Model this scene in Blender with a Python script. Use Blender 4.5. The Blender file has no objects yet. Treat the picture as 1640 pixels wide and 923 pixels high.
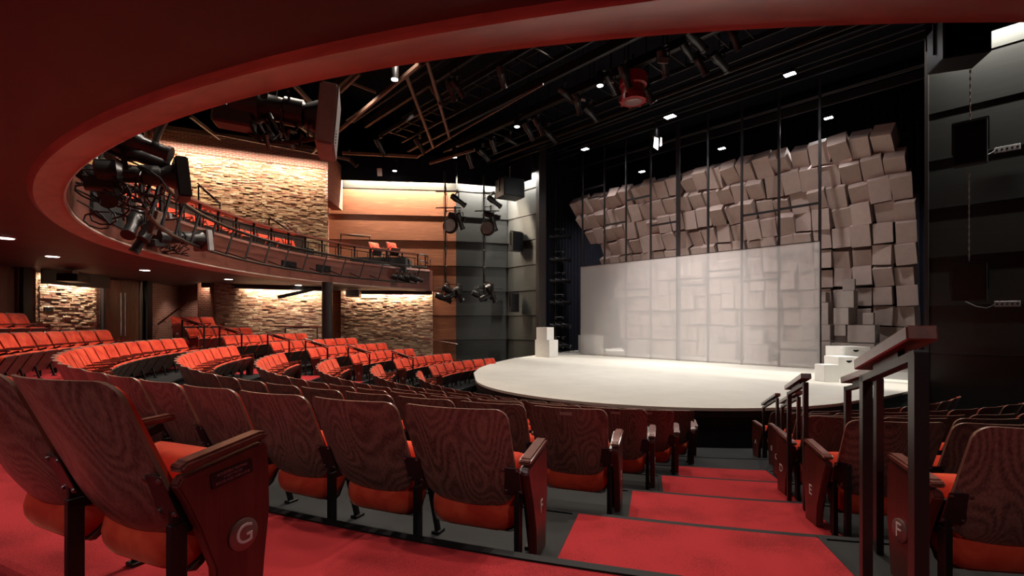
import bpy, bmesh, math, random
from math import sin, cos, pi, radians, degrees, atan2, hypot, sqrt
from mathutils import Vector, Matrix

random.seed(7)
SC = bpy.context.scene
COL = SC.collection

# ------------------------------------------------------------------ camera, world, exposure
EYE = 2.38
FPX, YH, XC = 774.0, 517.0, 820.0
cam_d = bpy.data.cameras.new('camera')
cam_d.sensor_width = 36.0
cam_d.lens = 36.0 * FPX / 1640.0
cam_d.shift_y = (YH - 461.5) / 1640.0
cam_d.clip_end = 200
cam = bpy.data.objects.new('camera', cam_d)
cam.location = (0, 0, EYE)
cam.rotation_euler = (pi / 2, 0, 0)
COL.objects.link(cam)
SC.camera = cam
W = bpy.data.worlds.new('world')
SC.world = W
W.use_nodes = True
W.node_tree.nodes['Background'].inputs[0].default_value = (0.5, 0.42, 0.45, 1)
W.node_tree.nodes['Background'].inputs[1].default_value = 0.0
SC.view_settings.view_transform = 'Standard'
SC.view_settings.look = 'None'
SC.view_settings.exposure = 0.25
SC.view_settings.gamma = 1.0
SC.view_settings.use_curve_mapping = False
try:
    SC.cycles.max_bounces = 7
    SC.cycles.diffuse_bounces = 4
    SC.cycles.glossy_bounces = 3
    SC.cycles.transparent_max_bounces = 10
    SC.cycles.sample_clamp_indirect = 4.0
    SC.cycles.caustics_reflective = False
    SC.cycles.caustics_refractive = False
except Exception:
    pass

# theatre plan: rows are circles about C; u runs upstage, v runs along the proscenium
CX, CY = 4.08, 14.27
BX, BY = 3.7, 14.4            # centre of the balcony ring
UX, UY = 0.733, 0.681
def P(R, th, z=0.0, c=(CX, CY)):
    t = radians(th)
    return Vector((c[0] - R * sin(t), c[1] - R * cos(t), z))
def UV(u, v, z=0.0):
    return Vector((CX + u * UX - v * UY, CY + u * UY + v * UX, z))
def v_at(px, u):               # where the sight line of an image column crosses the plane u
    k = (px - XC) / FPX
    t = (u + CX * UX + CY * UY) / (k * UX + UY)
    return (k * t - CX) * -UY + (t - CY) * UX
def at_h(px, py, h):           # point at height h above the eye
    Z = FPX * h / (YH - py)
    return Vector(((px - XC) / FPX * Z, Z, EYE + h))
def at_z(px, py, Y):
    return Vector(((px - XC) / FPX * Y, Y, EYE + (YH - py) / FPX * Y))
UVROT = atan2(UX, -UY)         # local +x along +v, local -y... (see uv_box)

# ------------------------------------------------------------------ lamps
def spot(loc, aim, power, angle=110, blend=0.6, col=(1, 0.93, 0.86), size=0.12):
    d = bpy.data.lights.new('lamp', 'SPOT')
    d.energy = power; d.spot_size = radians(angle); d.spot_blend = blend
    d.color = col; d.shadow_soft_size = size
    o = bpy.data.objects.new('lamp', d)
    o.location = loc
    o.rotation_euler = (Vector(aim) - Vector(loc)).to_track_quat('-Z', 'Y').to_euler()
    COL.objects.link(o)
    return o
def area(p0, p1, width, aim_dir, power, col=(1, 0.8, 0.55)):
    d = bpy.data.lights.new('lamp', 'AREA')
    d.shape = 'RECTANGLE'
    p0 = Vector(p0); p1 = Vector(p1)
    d.size = (p1 - p0).length; d.size_y = width
    d.energy = power; d.color = col
    o = bpy.data.objects.new('lamp', d)
    zx = -Vector(aim_dir).normalized()
    x = (p1 - p0).normalized()
    zx = (zx - x * zx.dot(x)).normalized()
    y = zx.cross(x)
    o.matrix_world = Matrix.Translation((p0 + p1) / 2) @ Matrix((x, y, zx)).transposed().to_4x4()
    COL.objects.link(o)
    return o

WARM = (1.0, 0.86, 0.72)
NEUT = (1.0, 0.95, 0.90)
COOL = (0.93, 0.96, 1.0)
# house lights over the ring of seats (hung in the grid, aimed straight down or slightly outward)
for th, R, pw in [(-20, 9.5, 500), (5, 9.0, 500), (12, 6.5, 500), (30, 9.0, 700), (48, 10.5, 800), (50, 7.5, 500), (66, 9.0, 900),
                  (82, 10.5, 900), (84, 7.0, 600), (100, 9.0, 1000), (116, 9.0, 900)]:
    p = P(R, th, EYE + 8.2)
    spot(p, p + Vector((0, 0, -1)) + (p - Vector((CX, CY, p.z))) * 0.035, pw * 1.25, 95, 0.8, WARM)
# front light from the grid over the stage edge, washing the seats' faces
for th in (40, 62, 85, 108):
    spot(P(2.5, th, EYE + 8.0), P(12.5, th, 2.0), 1200, 60, 0.8, WARM, 0.1)
# stage wash
for u, v in ((-3.0, 0.5), (-1.0, -3.0), (-0.5, 3.5), (1.5, 0.0)):
    spot(UV(u, v, EYE + 7.6), UV(u + 1.5, v, 0.78), 680, 80, 0.8, NEUT)
# spots added at grid height to brighten the rear seats under the balcony edge
for th in (20, 36, 52, 70):
    spot(P(4.5, th, EYE + 8.0), P(13.6, th, 2.0), 1300 if th < 30 else 900, 38, 0.7, WARM, 0.1)
# unseen spots above the seating, aimed at the scrim to brighten it
for th in (48, 66, 30):
    spot(P(7.5, th, EYE + 5.2 + 1.8), UV(6.3, 2.5, 2.6), 2100, 32, 0.8, NEUT)

# ------------------------------------------------------------------ mesh helper
class MB:
    def __init__(s): s.v = []; s.f = []
    def add(s, vs, fs):
        n = len(s.v); s.v += [tuple(x) for x in vs]; s.f += [[i + n for i in q] for q in fs]; return s
    def box(s, c, d, M=None):
        hx, hy, hz = d[0] / 2, d[1] / 2, d[2] / 2
        vs = [Vector((x * hx, y * hy, z * hz)) for x in (-1, 1) for y in (-1, 1) for z in (-1, 1)]
        if M is not None: vs = [M @ q for q in vs]
        c = Vector(c)
        return s.add([q + c for q in vs], [(0, 1, 3, 2), (4, 6, 7, 5), (0, 4, 5, 1), (2, 3, 7, 6), (0, 2, 6, 4), (1, 5, 7, 3)])
    def bar(s, p0, p1, w, h=None, up=(0, 0, 1)):
        p0 = Vector(p0); p1 = Vector(p1); h = w if h is None else h
        d = (p1 - p0); L = d.length; d.normalize()
        upv = Vector(up)
        if abs(d.dot(upv)) > 0.98: upv = Vector((0, 1, 0))
        x = d.cross(upv).normalized(); z = x.cross(d)
        M = Matrix((x, d, z)).transposed()
        return s.box((p0 + p1) / 2, (w, L, h), M)
    def tube(s, pts, r, n=8, cap=True):
        pts = [Vector(p) for p in pts]
        rs = r if isinstance(r, (list, tuple)) else [r] * len(pts)
        vs = []; fs = []; pu = None
        for i, p in enumerate(pts):
            d = (pts[min(i + 1, len(pts) - 1)] - pts[max(i - 1, 0)]).normalized()
            if pu is None:
                u = d.cross(Vector((0, 0, 1)))
                if u.length < 1e-3: u = Vector((1, 0, 0))
            else:
                u = pu - d * pu.dot(d)
            u.normalize(); pu = u; w = d.cross(u)
            for k in range(n):
                a = 2 * pi * k / n
                vs.append(p + (u * cos(a) + w * sin(a)) * rs[i])
        for i in range(len(pts) - 1):
            for k in range(n):
                a = i * n + k; b = i * n + (k + 1) % n
                fs.append((a, b, b + n, a + n))
        if cap:
            fs.append(tuple(range(n))[::-1]); fs.append(tuple(range((len(pts) - 1) * n, len(pts) * n)))
        return s.add(vs, fs)
    def lathe(s, prof, c=(0, 0, 0), axis=(0, 0, 1), n=20):
        c = Vector(c); a = Vector(axis).normalized()
        u = a.cross(Vector((0, 0, 1)))
        if u.length < 1e-3: u = Vector((1, 0, 0))
        u.normalize(); w = a.cross(u)
        vs = []; fs = []
        for (r, h) in prof:
            for k in range(n):
                t = 2 * pi * k / n
                vs.append(c + a * h + (u * cos(t) + w * sin(t)) * max(r, 1e-4))
        for i in range(len(prof) - 1):
            for k in range(n):
                p = i * n + k; q = i * n + (k + 1) % n
                fs.append((p, q, q + n, p + n))
        fs.append(tuple(range(n))[::-1]); fs.append(tuple(range((len(prof) - 1) * n, len(prof) * n)))
        return s.add(vs, fs)
    def prism(s, poly, z0, z1, ax='z'):
        n = len(poly)
        def mk(p, z):
            if ax == 'z': return (p[0], p[1], z)
            if ax == 'x': return (z, p[0], p[1])
            return (p[0], z, p[1])
        vs = [mk(p, z0) for p in poly] + [mk(p, z1) for p in poly]
        fs = [tuple(range(n))[::-1], tuple(range(n, 2 * n))]
        fs += [(i, (i + 1) % n, (i + 1) % n + n, i + n) for i in range(n)]
        return s.add(vs, fs)
    def sweep(s, prof, th0, th1, n, c=(CX, CY), closed=True):
        # profile of (R, z) swept round the centre
        vs = []; fs = []; m = len(prof(th0) if callable(prof) else prof)
        for i in range(n + 1):
            th = th0 + (th1 - th0) * i / n
            for (R, z) in (prof(th) if callable(prof) else prof): vs.append(P(R, th, z, c))
        mm = m if closed else m - 1
        for i in range(n):
            for k in range(mm):
                a = i * m + k; b = i * m + (k + 1) % m
                fs.append((a, b, b + m, a + m))
        if closed:
            fs.append(tuple(range(m))[::-1]); fs.append(tuple(range(n * m, n * m + m)))
        return s.add(vs, fs)
    def mesh(s, name, mat, bevel=0.0, seg=1, smooth=35):
        me = bpy.data.meshes.new(name)
        me.from_pydata(s.v, [], s.f)
        bm = bmesh.new(); bm.from_mesh(me)
        bmesh.ops.recalc_face_normals(bm, faces=bm.faces)
        if bevel > 0:
            es = [e for e in bm.edges if len(e.link_faces) == 2 and e.calc_face_angle(0) > radians(30)]
            bmesh.ops.bevel(bm, geom=es, offset=bevel, segments=seg, affect='EDGES', clamp_overlap=True)
        bm.to_mesh(me); bm.free()
        if mat: me.materials.append(mat)
        if smooth:
            for p in me.polygons: p.use_smooth = True
            try: me.set_sharp_from_angle(angle=radians(smooth))
            except Exception: pass
        return me
    def build(s, name, mat, parent=None, bevel=0.0, seg=1, smooth=35):
        return link(name, s.mesh(name, mat, bevel, seg, smooth), parent)

def link(name, me, parent=None):
    o = bpy.data.objects.new(name, me); COL.objects.link(o)
    if parent is not None: o.parent = parent
    return o
def tag(o, label, cat, group=None, kind=None):
    o['label'] = label; o['category'] = cat
    if group: o['group'] = group
    if kind: o['kind'] = kind
    return o
def thing(name, label, cat, loc=(0, 0, 0), rz=0.0, group=None):
    o = bpy.data.objects.new(name, None); COL.objects.link(o)
    o.empty_display_size = 0.1
    o.location = loc; o.rotation_euler = (0, 0, rz)
    return tag(o, label, cat, group)
def struct(o):
    o['kind'] = 'structure'; return o
def local(o, p):               # world point to the local frame of a thing turned about z
    return Matrix.Rotation(-o.rotation_euler.z, 3, 'Z') @ (Vector(p) - Vector(o.location))
ORD = ['first', 'second', 'third', 'fourth', 'fifth', 'sixth', 'seventh', 'eighth', 'ninth', 'tenth', 'eleventh', 'twelfth',
       'thirteenth', 'fourteenth', 'fifteenth', 'sixteenth', 'seventeenth', 'eighteenth', 'nineteenth', 'twentieth',
       'twenty-first', 'twenty-second', 'twenty-third', 'twenty-fourth', 'twenty-fifth', 'twenty-sixth']

# ------------------------------------------------------------------ materials
def base_mat(name):
    m = bpy.data.materials.new(name); m.use_nodes = True
    nt = m.node_tree; b = nt.nodes['Principled BSDF']
    return m, nt, b
def setc(b, col, rough=0.5, metal=0.0, spec=None):
    b.inputs['Base Color'].default_value = (*col, 1)
    b.inputs['Roughness'].default_value = rough
    b.inputs['Metallic'].default_value = metal
    if spec is not None: b.inputs['Specular IOR Level'].default_value = spec
def ramp(nt, fac, stops):
    r = nt.nodes.new('ShaderNodeValToRGB')
    el = r.color_ramp.elements
    while len(el) < len(stops): el.new(0.5)
    for e, (p, c) in zip(el, stops):
        e.position = p; e.color = (*c, 1)
    nt.links.new(fac, r.inputs[0])
    return r.outputs[0]
def coords(nt, scale=(1, 1, 1), rnd=True, kind='Object', rot=(0, 0, 0)):
    tc = nt.nodes.new('ShaderNodeTexCoord'); mp = nt.nodes.new('ShaderNodeMapping')
    mp.inputs['Scale'].default_value = scale; mp.inputs['Rotation'].default_value = rot
    nt.links.new(tc.outputs[kind], mp.inputs['Vector'])
    if not rnd: return mp.outputs[0]
    oi = nt.nodes.new('ShaderNodeObjectInfo'); ml = nt.nodes.new('ShaderNodeMath'); ml.operation = 'MULTIPLY'
    ml.inputs[1].default_value = 37.0
    nt.links.new(oi.outputs['Random'], ml.inputs[0])
    ad = nt.nodes.new('ShaderNodeVectorMath'); ad.operation = 'ADD'
    nt.links.new(mp.outputs[0], ad.inputs[0]); nt.links.new(ml.outputs[0], ad.inputs[1])
    return ad.outputs[0]
def noise(nt, vec, scale, detail=4, rough=0.55, dist=0.0):
    n = nt.nodes.new('ShaderNodeTexNoise')
    n.inputs['Scale'].default_value = scale; n.inputs['Detail'].default_value = detail
    n.inputs['Roughness'].default_value = rough; n.inputs['Distortion'].default_value = dist
    nt.links.new(vec, n.inputs['Vector'])
    return n.outputs[0]
def bump(nt, b, h, strength, dist=0.01):
    n = nt.nodes.new('ShaderNodeBump'); n.inputs['Strength'].default_value = strength; n.inputs['Distance'].default_value = dist
    nt.links.new(h, n.inputs['Height']); nt.links.new(n.outputs[0], b.inputs['Normal'])
def M_plain(name, col, rough=0.5, metal=0.0, var=0.15, spec=None, nscale=6):
    m, nt, b = base_mat(name); setc(b, col, rough, metal, spec)
    f = noise(nt, coords(nt), nscale, 3)
    c = ramp(nt, f, [(0.3, tuple(x * (1 - var) for x in col)), (0.7, tuple(min(1, x * (1 + var)) for x in col))])
    nt.links.new(c, b.inputs['Base Color'])
    return m
def M_wood(name, dark, lite, stretch=(9, 9, 0.8), scale=2.2, rough=0.35, coat=0.0, rnd=True, dist=0.35, stops=None):
    m, nt, b = base_mat(name); setc(b, dark, rough)
    v = coords(nt, stretch, rnd)
    f = noise(nt, v, scale, 1.5, 0.4, dist)
    v2 = coords(nt, tuple(s * (7 if s > min(stretch) else 1.5) for s in stretch), rnd)
    f2 = noise(nt, v2, scale, 2, 0.5)
    mx = nt.nodes.new('ShaderNodeMath'); mx.operation = 'MULTIPLY_ADD'; mx.inputs[1].default_value = 0.35
    nt.links.new(f2, mx.inputs[0]); nt.links.new(f, mx.inputs[2])
    mid = tuple((a + c) / 2 for a, c in zip(dark, lite))
    c = ramp(nt, mx.outputs[0], [(q, {'d': dark, 'm': mid, 'l': lite}[w]) for q, w in (stops or [(0.45, 'd'), (0.62, 'm'), (0.68, 'd'), (0.85, 'l')])])
    nt.links.new(c, b.inputs['Base Color'])
    b.inputs['Coat Weight'].default_value = coat; b.inputs['Coat Roughness'].default_value = 0.25
    bump(nt, b, mx.outputs[0], 0.06, 0.004)
    return m
def M_ply(name, dark, lite, rough=0.34, coat=0.2):
    # rotary-cut veneer: contour lines of a stretched noise give cathedral figures running up the panel
    m, nt, b = base_mat(name); setc(b, dark, rough)
    g = noise(nt, coords(nt, (3.4, 3.4, 0.22)), 1.6, 0.3, 0.4)
    def mth(op, x, y=None):
        q = nt.nodes.new('ShaderNodeMath'); q.operation = op
        nt.links.new(x, q.inputs[0])
        if y is not None:
            if isinstance(y, (int, float)): q.inputs[1].default_value = y
            else: nt.links.new(y, q.inputs[1])
        return q.outputs[0]
    w = mth('MULTIPLY', mth('ADD', mth('SINE', mth('MULTIPLY', g, 95.0)), 1.0), 0.5)
    n = noise(nt, coords(nt, (70, 70, 2.5)), 2.0, 2, 0.5)
    n2 = noise(nt, coords(nt, (2.5, 2.5, 1.0)), 1.5, 2, 0.5)
    a = mth('ADD', mth('ADD', mth('MULTIPLY', w, 0.20), mth('MULTIPLY', n, 0.60)), mth('MULTIPLY', n2, 0.30))
    nt.links.new(ramp(nt, a, [(0.33, dark), (0.80, lite)]), b.inputs['Base Color'])
    b.inputs['Coat Weight'].default_value = coat; b.inputs['Coat Roughness'].default_value = 0.25
    return m
def M_velvet(name, col, col2):
    m, nt, b = base_mat(name); setc(b, col, 0.85)
    f = noise(nt, coords(nt), 5.5, 3, 0.6, 0.8)
    c = ramp(nt, f, [(0.35, col), (0.62, col2)])
    nt.links.new(c, b.inputs['Base Color'])
    b.inputs['Sheen Weight'].default_value = 0.55; b.inputs['Sheen Roughness'].default_value = 0.35
    b.inputs['Sheen Tint'].default_value = (1.0, 0.45, 0.3, 1)
    b.inputs['Specular IOR Level'].default_value = 0.15
    return m
def M_carpet(name, col):
    m, nt, b = base_mat(name); setc(b, col, 0.95, spec=0.1)
    v = coords(nt, rnd=False)
    f = noise(nt, v, 160, 2); g = noise(nt, v, 3.0, 4)
    mx = nt.nodes.new('ShaderNodeMath'); mx.operation = 'ADD'
    nt.links.new(f, mx.inputs[0]); nt.links.new(g, mx.inputs[1])
    c = ramp(nt, mx.outputs[0], [(0.8, tuple(x * 0.72 for x in col)), (1.2, tuple(x * 1.2 for x in col))])
    nt.links.new(c, b.inputs['Base Color'])
    b.inputs['Sheen Weight'].default_value = 0.15; b.inputs['Sheen Tint'].default_value = (1, 0.35, 0.3, 1)
    bump(nt, b, f, 0.5, 0.004)
    return m
def M_brick(name, c1, c2, mortar, scale=1.0, relief=1.0, bw=0.24, bh=0.075, ms=0.012, bright=None):
    # local x runs along the wall, local z is up
    m, nt, b = base_mat(name); setc(b, c1, 0.85, spec=0.2)
    tc = nt.nodes.new('ShaderNodeTexCoord'); sp = nt.nodes.new('ShaderNodeSeparateXYZ'); cb = nt.nodes.new('ShaderNodeCombineXYZ')
    nt.links.new(tc.outputs['Object'], sp.inputs[0])
    nt.links.new(sp.outputs['X'], cb.inputs['X']); nt.links.new(sp.outputs['Z'], cb.inputs['Y'])
    br = nt.nodes.new('ShaderNodeTexBrick')
    br.inputs['Scale'].default_value = scale; br.inputs['Brick Width'].default_value = bw; br.inputs['Row Height'].default_value = bh
    br.inputs['Mortar Size'].default_value = ms; br.inputs['Mortar Smooth'].default_value = 0.2
    br.inputs['Color1'].default_value = (0, 0, 0, 1); br.inputs['Color2'].default_value = (1, 1, 1, 1); br.inputs['Mortar'].default_value = (0.5, 0.5, 0.5, 1)
    nt.links.new(cb.outputs[0], br.inputs['Vector'])
    col = ramp(nt, br.outputs['Color'], [(0.0, c1), (0.45, c2), (0.75, tuple((a + c) / 2 for a, c in zip(c1, c2))), (1.0, bright or c2)])
    n = noise(nt, cb.outputs[0], 18, 4)
    mixn = nt.nodes.new('ShaderNodeMix'); mixn.data_type = 'RGBA'; mixn.blend_type = 'MULTIPLY'; mixn.inputs[0].default_value = 0.6
    nt.links.new(col, mixn.inputs[6])
    nt.links.new(ramp(nt, n, [(0.3, (0.55, 0.55, 0.55)), (0.7, (1, 1, 1))]), mixn.inputs[7])
    mm = nt.nodes.new('ShaderNodeMix'); mm.data_type = 'RGBA'
    nt.links.new(br.outputs['Fac'], mm.inputs[0]); nt.links.new(mixn.outputs[2], mm.inputs[6]); mm.inputs[7].default_value = (*mortar, 1)
    nt.links.new(mm.outputs[2], b.inputs['Base Color'])
    h = nt.nodes.new('ShaderNodeMath'); h.operation = 'MULTIPLY_ADD'; h.inputs[1].default_value = -1.0
    nt.links.new(br.outputs['Fac'], h.inputs[0])
    a2 = nt.nodes.new('ShaderNodeMath'); a2.operation = 'MULTIPLY_ADD'; a2.inputs[1].default_value = relief
    nt.links.new(br.outputs['Color'], a2.inputs[0]); nt.links.new(n, a2.inputs[2])
    nt.links.new(a2.outputs[0], h.inputs[2])
    bump(nt, b, h.outputs[0], 1.0, 0.03 * relief)
    return m
def M_emit(name, col, strength):
    m = bpy.data.materials.new(name); m.use_nodes = True; nt = m.node_tree; nt.nodes.clear()
    e = nt.nodes.new('ShaderNodeEmission'); o = nt.nodes.new('ShaderNodeOutputMaterial')
    e.inputs[0].default_value = (*col, 1); e.inputs[1].default_value = strength
    nt.links.new(e.outputs[0], o.inputs[0]); return m

m_back = M_ply('walnut_ply', (0.082, 0.039, 0.033), (0.33, 0.180, 0.145))
m_panel = M_wood('mahogany_panel', (0.085, 0.016, 0.013), (0.13, 0.028, 0.020), (6, 6, 0.5), 2.0, 0.3, 0.25)
m_board = M_wood('seat_board_wood', (0.035, 0.016, 0.011), (0.060, 0.028, 0.018), (3, 3, 1), 2.0, 0.45)
m_grip = M_wood('handrail_wood', (0.11, 0.030, 0.022), (0.19, 0.058, 0.042), (4, 4, 4), 3.0, 0.3, 0.3)
m_velvet = M_velvet('red_velvet', (0.50, 0.030, 0.016), (0.68, 0.075, 0.034))
m_black = M_plain('black_steel', (0.012, 0.011, 0.012), 0.4, 0.3)
m_plate = M_plain('dark_steel_plate', (0.07, 0.028, 0.030), 0.35, 0.4)
m_screw = M_plain('steel_screw', (0.35, 0.33, 0.33), 0.3, 1.0)
m_post = M_plain('brown_black_paint', (0.013, 0.0095, 0.0095), 0.4, 0.0)
m_carpet = M_carpet('red_carpet', (0.30, 0.019, 0.024))
m_nosing = M_plain('black_nosing', (0.008, 0.008, 0.009), 0.7, spec=0.2)
m_floor = M_plain('charcoal_floor', (0.010, 0.0105, 0.0115), 0.75, 0, 0.45, 0.25, 2.5)
m_white = M_plain('white_letter', (0.75, 0.72, 0.7), 0.5)
m_disc = M_plain('bronze_disc', (0.22, 0.13, 0.12), 0.35, 0.5)
m_plaque = M_plain('black_plaque', (0.006, 0.006, 0.007), 0.25)
m_plaqtx = M_plain('plaque_text', (0.35, 0.12, 0.14), 0.5)
m_name = M_plain('brushed_nameplate', (0.50, 0.38, 0.36), 0.45, 0.3)
m_stage = M_plain('cream_stage_floor', (0.66, 0.62, 0.55), 0.75, 0, 0.05, 0.2, 1.5)
m_stageside = M_plain('stage_fascia', (0.014, 0.014, 0.017), 0.45, 0, 0.2)
m_soffit = M_wood('soffit_wood', (0.090, 0.068, 0.063), (0.115, 0.087, 0.080), (1, 1, 1), 0.6, 0.5)
m_fascia = M_wood('fascia_wood', (0.10, 0.030, 0.022), (0.15, 0.048, 0.034), (1.2, 1.2, 5), 1.0, 0.4, 0.1, False)
m_strip = M_wood('lit_strip_wood', (0.44, 0.34, 0.29), (0.60, 0.47, 0.40), (1.2, 1.2, 5), 1.0, 0.4, 0.1, False)  # paler than the fascia wood: light on the strip is put into its colour
m_woodwall = M_wood('orange_wood_wall', (0.15, 0.048, 0.022), (0.26, 0.092, 0.042), (0.5, 0.5, 9), 2.0, 0.5, 0, False)
m_darkwall = M_wood('charcoal_wood_wall', (0.016, 0.016, 0.014), (0.026, 0.026, 0.023), (0.5, 0.5, 9), 2.0, 0.45, 0, False)
m_rwall = M_wood('black_panel_wall', (0.0085, 0.0082, 0.0078), (0.0125, 0.012, 0.011), (0.5, 0.5, 6), 2.0, 0.35, 0, False)
m_brick = M_brick('red_brick', (0.22, 0.07, 0.045), (0.36, 0.12, 0.075), (0.34, 0.27, 0.24))
m_bricky = M_brick('split_face_brick', (0.20, 0.075, 0.035), (0.50, 0.27, 0.12), (0.30, 0.19, 0.12), 1.0, 2.2, 0.34, 0.085, 0.010, (0.66, 0.42, 0.22))
m_bricklow = M_brick('pale_split_face_brick', (0.24, 0.10, 0.07), (0.52, 0.34, 0.22), (0.34, 0.25, 0.2), 1.0, 2.2, 0.34, 0.085, 0.010, (0.66, 0.50, 0.36))
m_door = M_wood('door_veneer', (0.17, 0.080, 0.045), (0.25, 0.125, 0.07), (6, 6, 0.6), 2.0, 0.4)
m_chrome = M_plain('brushed_steel', (0.7, 0.68, 0.66), 0.25, 1.0, 0.05)
m_drape = M_plain('black_drape', (0.006, 0.006, 0.010), 0.95, 0, 0.2, 0.1)
m_ceil = M_plain('grid_black', (0.008, 0.008, 0.011), 0.9, 0, 0.2, 0.1)
m_beam = M_plain('charcoal_beam', (0.009, 0.008, 0.009), 0.5, 0.2)
m_strut = M_plain('warm_strut', (0.13, 0.075, 0.055), 0.5, 0.1)
m_pipe = M_plain('dull_pipe', (0.03, 0.025, 0.023), 0.35, 0.7)
m_box = M_plain('card_box', (0.42, 0.315, 0.28), 0.7, 0, 0.05)
m_whitebox = M_plain('white_box', (0.82, 0.80, 0.77), 0.5, 0, 0.03)
m_lens = M_emit('lamp_lens', (1, 0.93, 0.85), 14)
m_lensx = M_emit('flood_lens', (1, 0.98, 0.97), 30)
m_soft = M_emit('downlight_disc', (1, 0.9, 0.8), 9)
m_redcan = M_plain('red_lantern_paint', (0.28, 0.010, 0.014), 0.35)
m_green = M_emit('green_indicator', (0.1, 0.8, 0.2), 0.6)
m_blue = M_emit('blue_indicator', (0.15, 0.1, 0.8), 0.8)
m_cable = M_plain('black_cable', (0.015, 0.012, 0.012), 0.4)
m_body = M_plain('fixture_black', (0.014, 0.012, 0.013), 0.35, 0.2)
m_grey = M_plain('scroller_grey', (0.24, 0.22, 0.22), 0.4, 0.2)
m_silver = M_plain('hook_clamp_silver', (0.45, 0.43, 0.42), 0.3, 0.9)

# gauze: light passes between the threads, the threads are white cloth
m_gauze = bpy.data.materials.new('white_gauze'); m_gauze.use_nodes = True
nt = m_gauze.node_tree; nt.nodes.clear()
o_ = nt.nodes.new('ShaderNodeOutputMaterial'); mx = nt.nodes.new('ShaderNodeMixShader'); mx2 = nt.nodes.new('ShaderNodeMixShader')
tr = nt.nodes.new('ShaderNodeBsdfTransparent'); df = nt.nodes.new('ShaderNodeBsdfDiffuse'); tl = nt.nodes.new('ShaderNodeBsdfTranslucent')
df.inputs[0].default_value = (0.90, 0.86, 0.84, 1); tl.inputs[0].default_value = (0.90, 0.86, 0.84, 1)
mx2.inputs[0].default_value = 0.3
nt.links.new(df.outputs[0], mx2.inputs[1]); nt.links.new(tl.outputs[0], mx2.inputs[2])
mx.inputs[0].default_value = 0.30
nt.links.new(tr.outputs[0], mx.inputs[1]); nt.links.new(mx2.outputs[0], mx.inputs[2]); nt.links.new(mx.outputs[0], o_.inputs[0])

def text_mesh(s, size, depth=0.001, mat=None):
    c = bpy.data.curves.new('lettering', 'FONT'); c.body = s; c.size = size; c.extrude = depth
    c.align_x = 'CENTER'; c.align_y = 'CENTER'
    o = bpy.data.objects.new('lettering', c); COL.objects.link(o)
    bpy.context.view_layer.update()
    dg = bpy.context.evaluated_depsgraph_get()
    me = bpy.data.meshes.new_from_object(o.evaluated_get(dg)); bpy.data.objects.remove(o); bpy.data.curves.remove(c)
    me.materials.clear()
    if mat: me.materials.append(mat)
    return me

# ================================================================== STRUCTURE
# stepped seating floor: one ring per level
Z_LV = {'H': 1.79, 'G': 1.42, 'F': 1.19, 'E': 0.99, 'D': 0.795, 'C': 0.595, 'B': 0.395, 'A': 0.20}
EDGE = {'H': (14.4, 15.7), 'G': (12.93, 14.4), 'F': (11.83, 12.93), 'E': (10.72, 11.83), 'D': (9.6, 10.72), 'C': (8.5, 9.6), 'B': (7.25, 8.5), 'A': (5.9, 7.25)}
struct(MB().box((-1, 12, -0.1), (60, 60, 0.2)).build('floor', m_floor, smooth=0))
TEND = {'H': 106, 'G': 111, 'F': 114, 'E': 120, 'D': 124, 'C': 128, 'B': 134, 'A': 140}
for k, (r0, r1) in EDGE.items():
    t0, t1 = (26, 106) if k == 'H' else (-60, TEND[k])
    z = Z_LV[k]
    mb = MB(); mb.sweep([(r0, -0.02), (r1, -0.02), (r1, z), (r0, z)], t0, t1, 120)
    struct(mb.build('floor', m_carpet if k in 'GH' else m_floor, smooth=20))
mb = MB(); mb.sweep([(14.4, -0.02), (24, -0.02), (24, 1.43), (14.4, 1.43)], -60, 26, 50)
struct(mb.build('floor', m_carpet, smooth=20))
mb = MB(); mb.sweep([(15.7, -0.02), (24, -0.02), (24, 1.6), (15.7, 1.6)], 26, 106, 90)
struct(mb.build('floor', m_carpet, smooth=20))
# black edge strip along the top of the cross-aisle riser and the other risers
for k in 'GFEDCB':
    r0 = EDGE[k][0]; z = Z_LV[k]
    mb = MB(); mb.sweep([(r0 - 0.012, z - 0.035), (r0 + 0.035, z - 0.035), (r0 + 0.035, z + 0.008), (r0 - 0.012, z + 0.008)], -60, TEND[k], 140)
    struct(mb.build('trim_%d' % ('GFEDCB'.index(k) + 1), m_nosing, smooth=20))

# stage platform
def stage_outline():
    pts = []
    a0 = atan2(-5.22, -0.71); a1 = atan2(3.24, -4.0)
    a1 = a1 - 2 * pi if a1 > a0 else a1
    R = 5.27
    n = 60
    for i in range(n + 1):
        a = a0 + (a1 - a0) * i / n
        rr = hypot(-0.71, 5.22) + (hypot(4.0, 3.24) - hypot(0.71, 5.22)) * i / n
        pts.append((rr * cos(a), rr * sin(a)))
    pts += [(-3.1, 4.45), (-1.9, 5.65), (-0.2, 6.9), (2.15, 8.2), (4.5, 9.0), (4.9, 9.0), (4.9, 10.2), (13.4, 10.2), (13.4, -6.9), (4.9, -6.9), (4.9, -5.75), (4.2, -5.70), (1.65, -5.70), (0.39, -5.50)]
    return pts
so = [UV(u, v) for u, v in stage_outline()]
struct(MB().prism([(p.x, p.y) for p in so], 0.725, 0.78).build('floor_stage', m_stage, smooth=0))
ctr = UV(3, 1.5)
so2 = [((p.x - ctr.x) * 0.985 + ctr.x, (p.y - ctr.y) * 0.985 + ctr.y) for p in so]
struct(MB().prism(so2, 0.0, 0.724).build('trim_stage', m_stageside, smooth=0))
mb = MB()
struct(MB().prism([((p.x - ctr.x) * 0.998 + ctr.x, (p.y - ctr.y) * 0.998 + ctr.y) for p in so], 0.60, 0.7245).build('trim_stage_lip', m_stageside, smooth=0))

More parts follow.
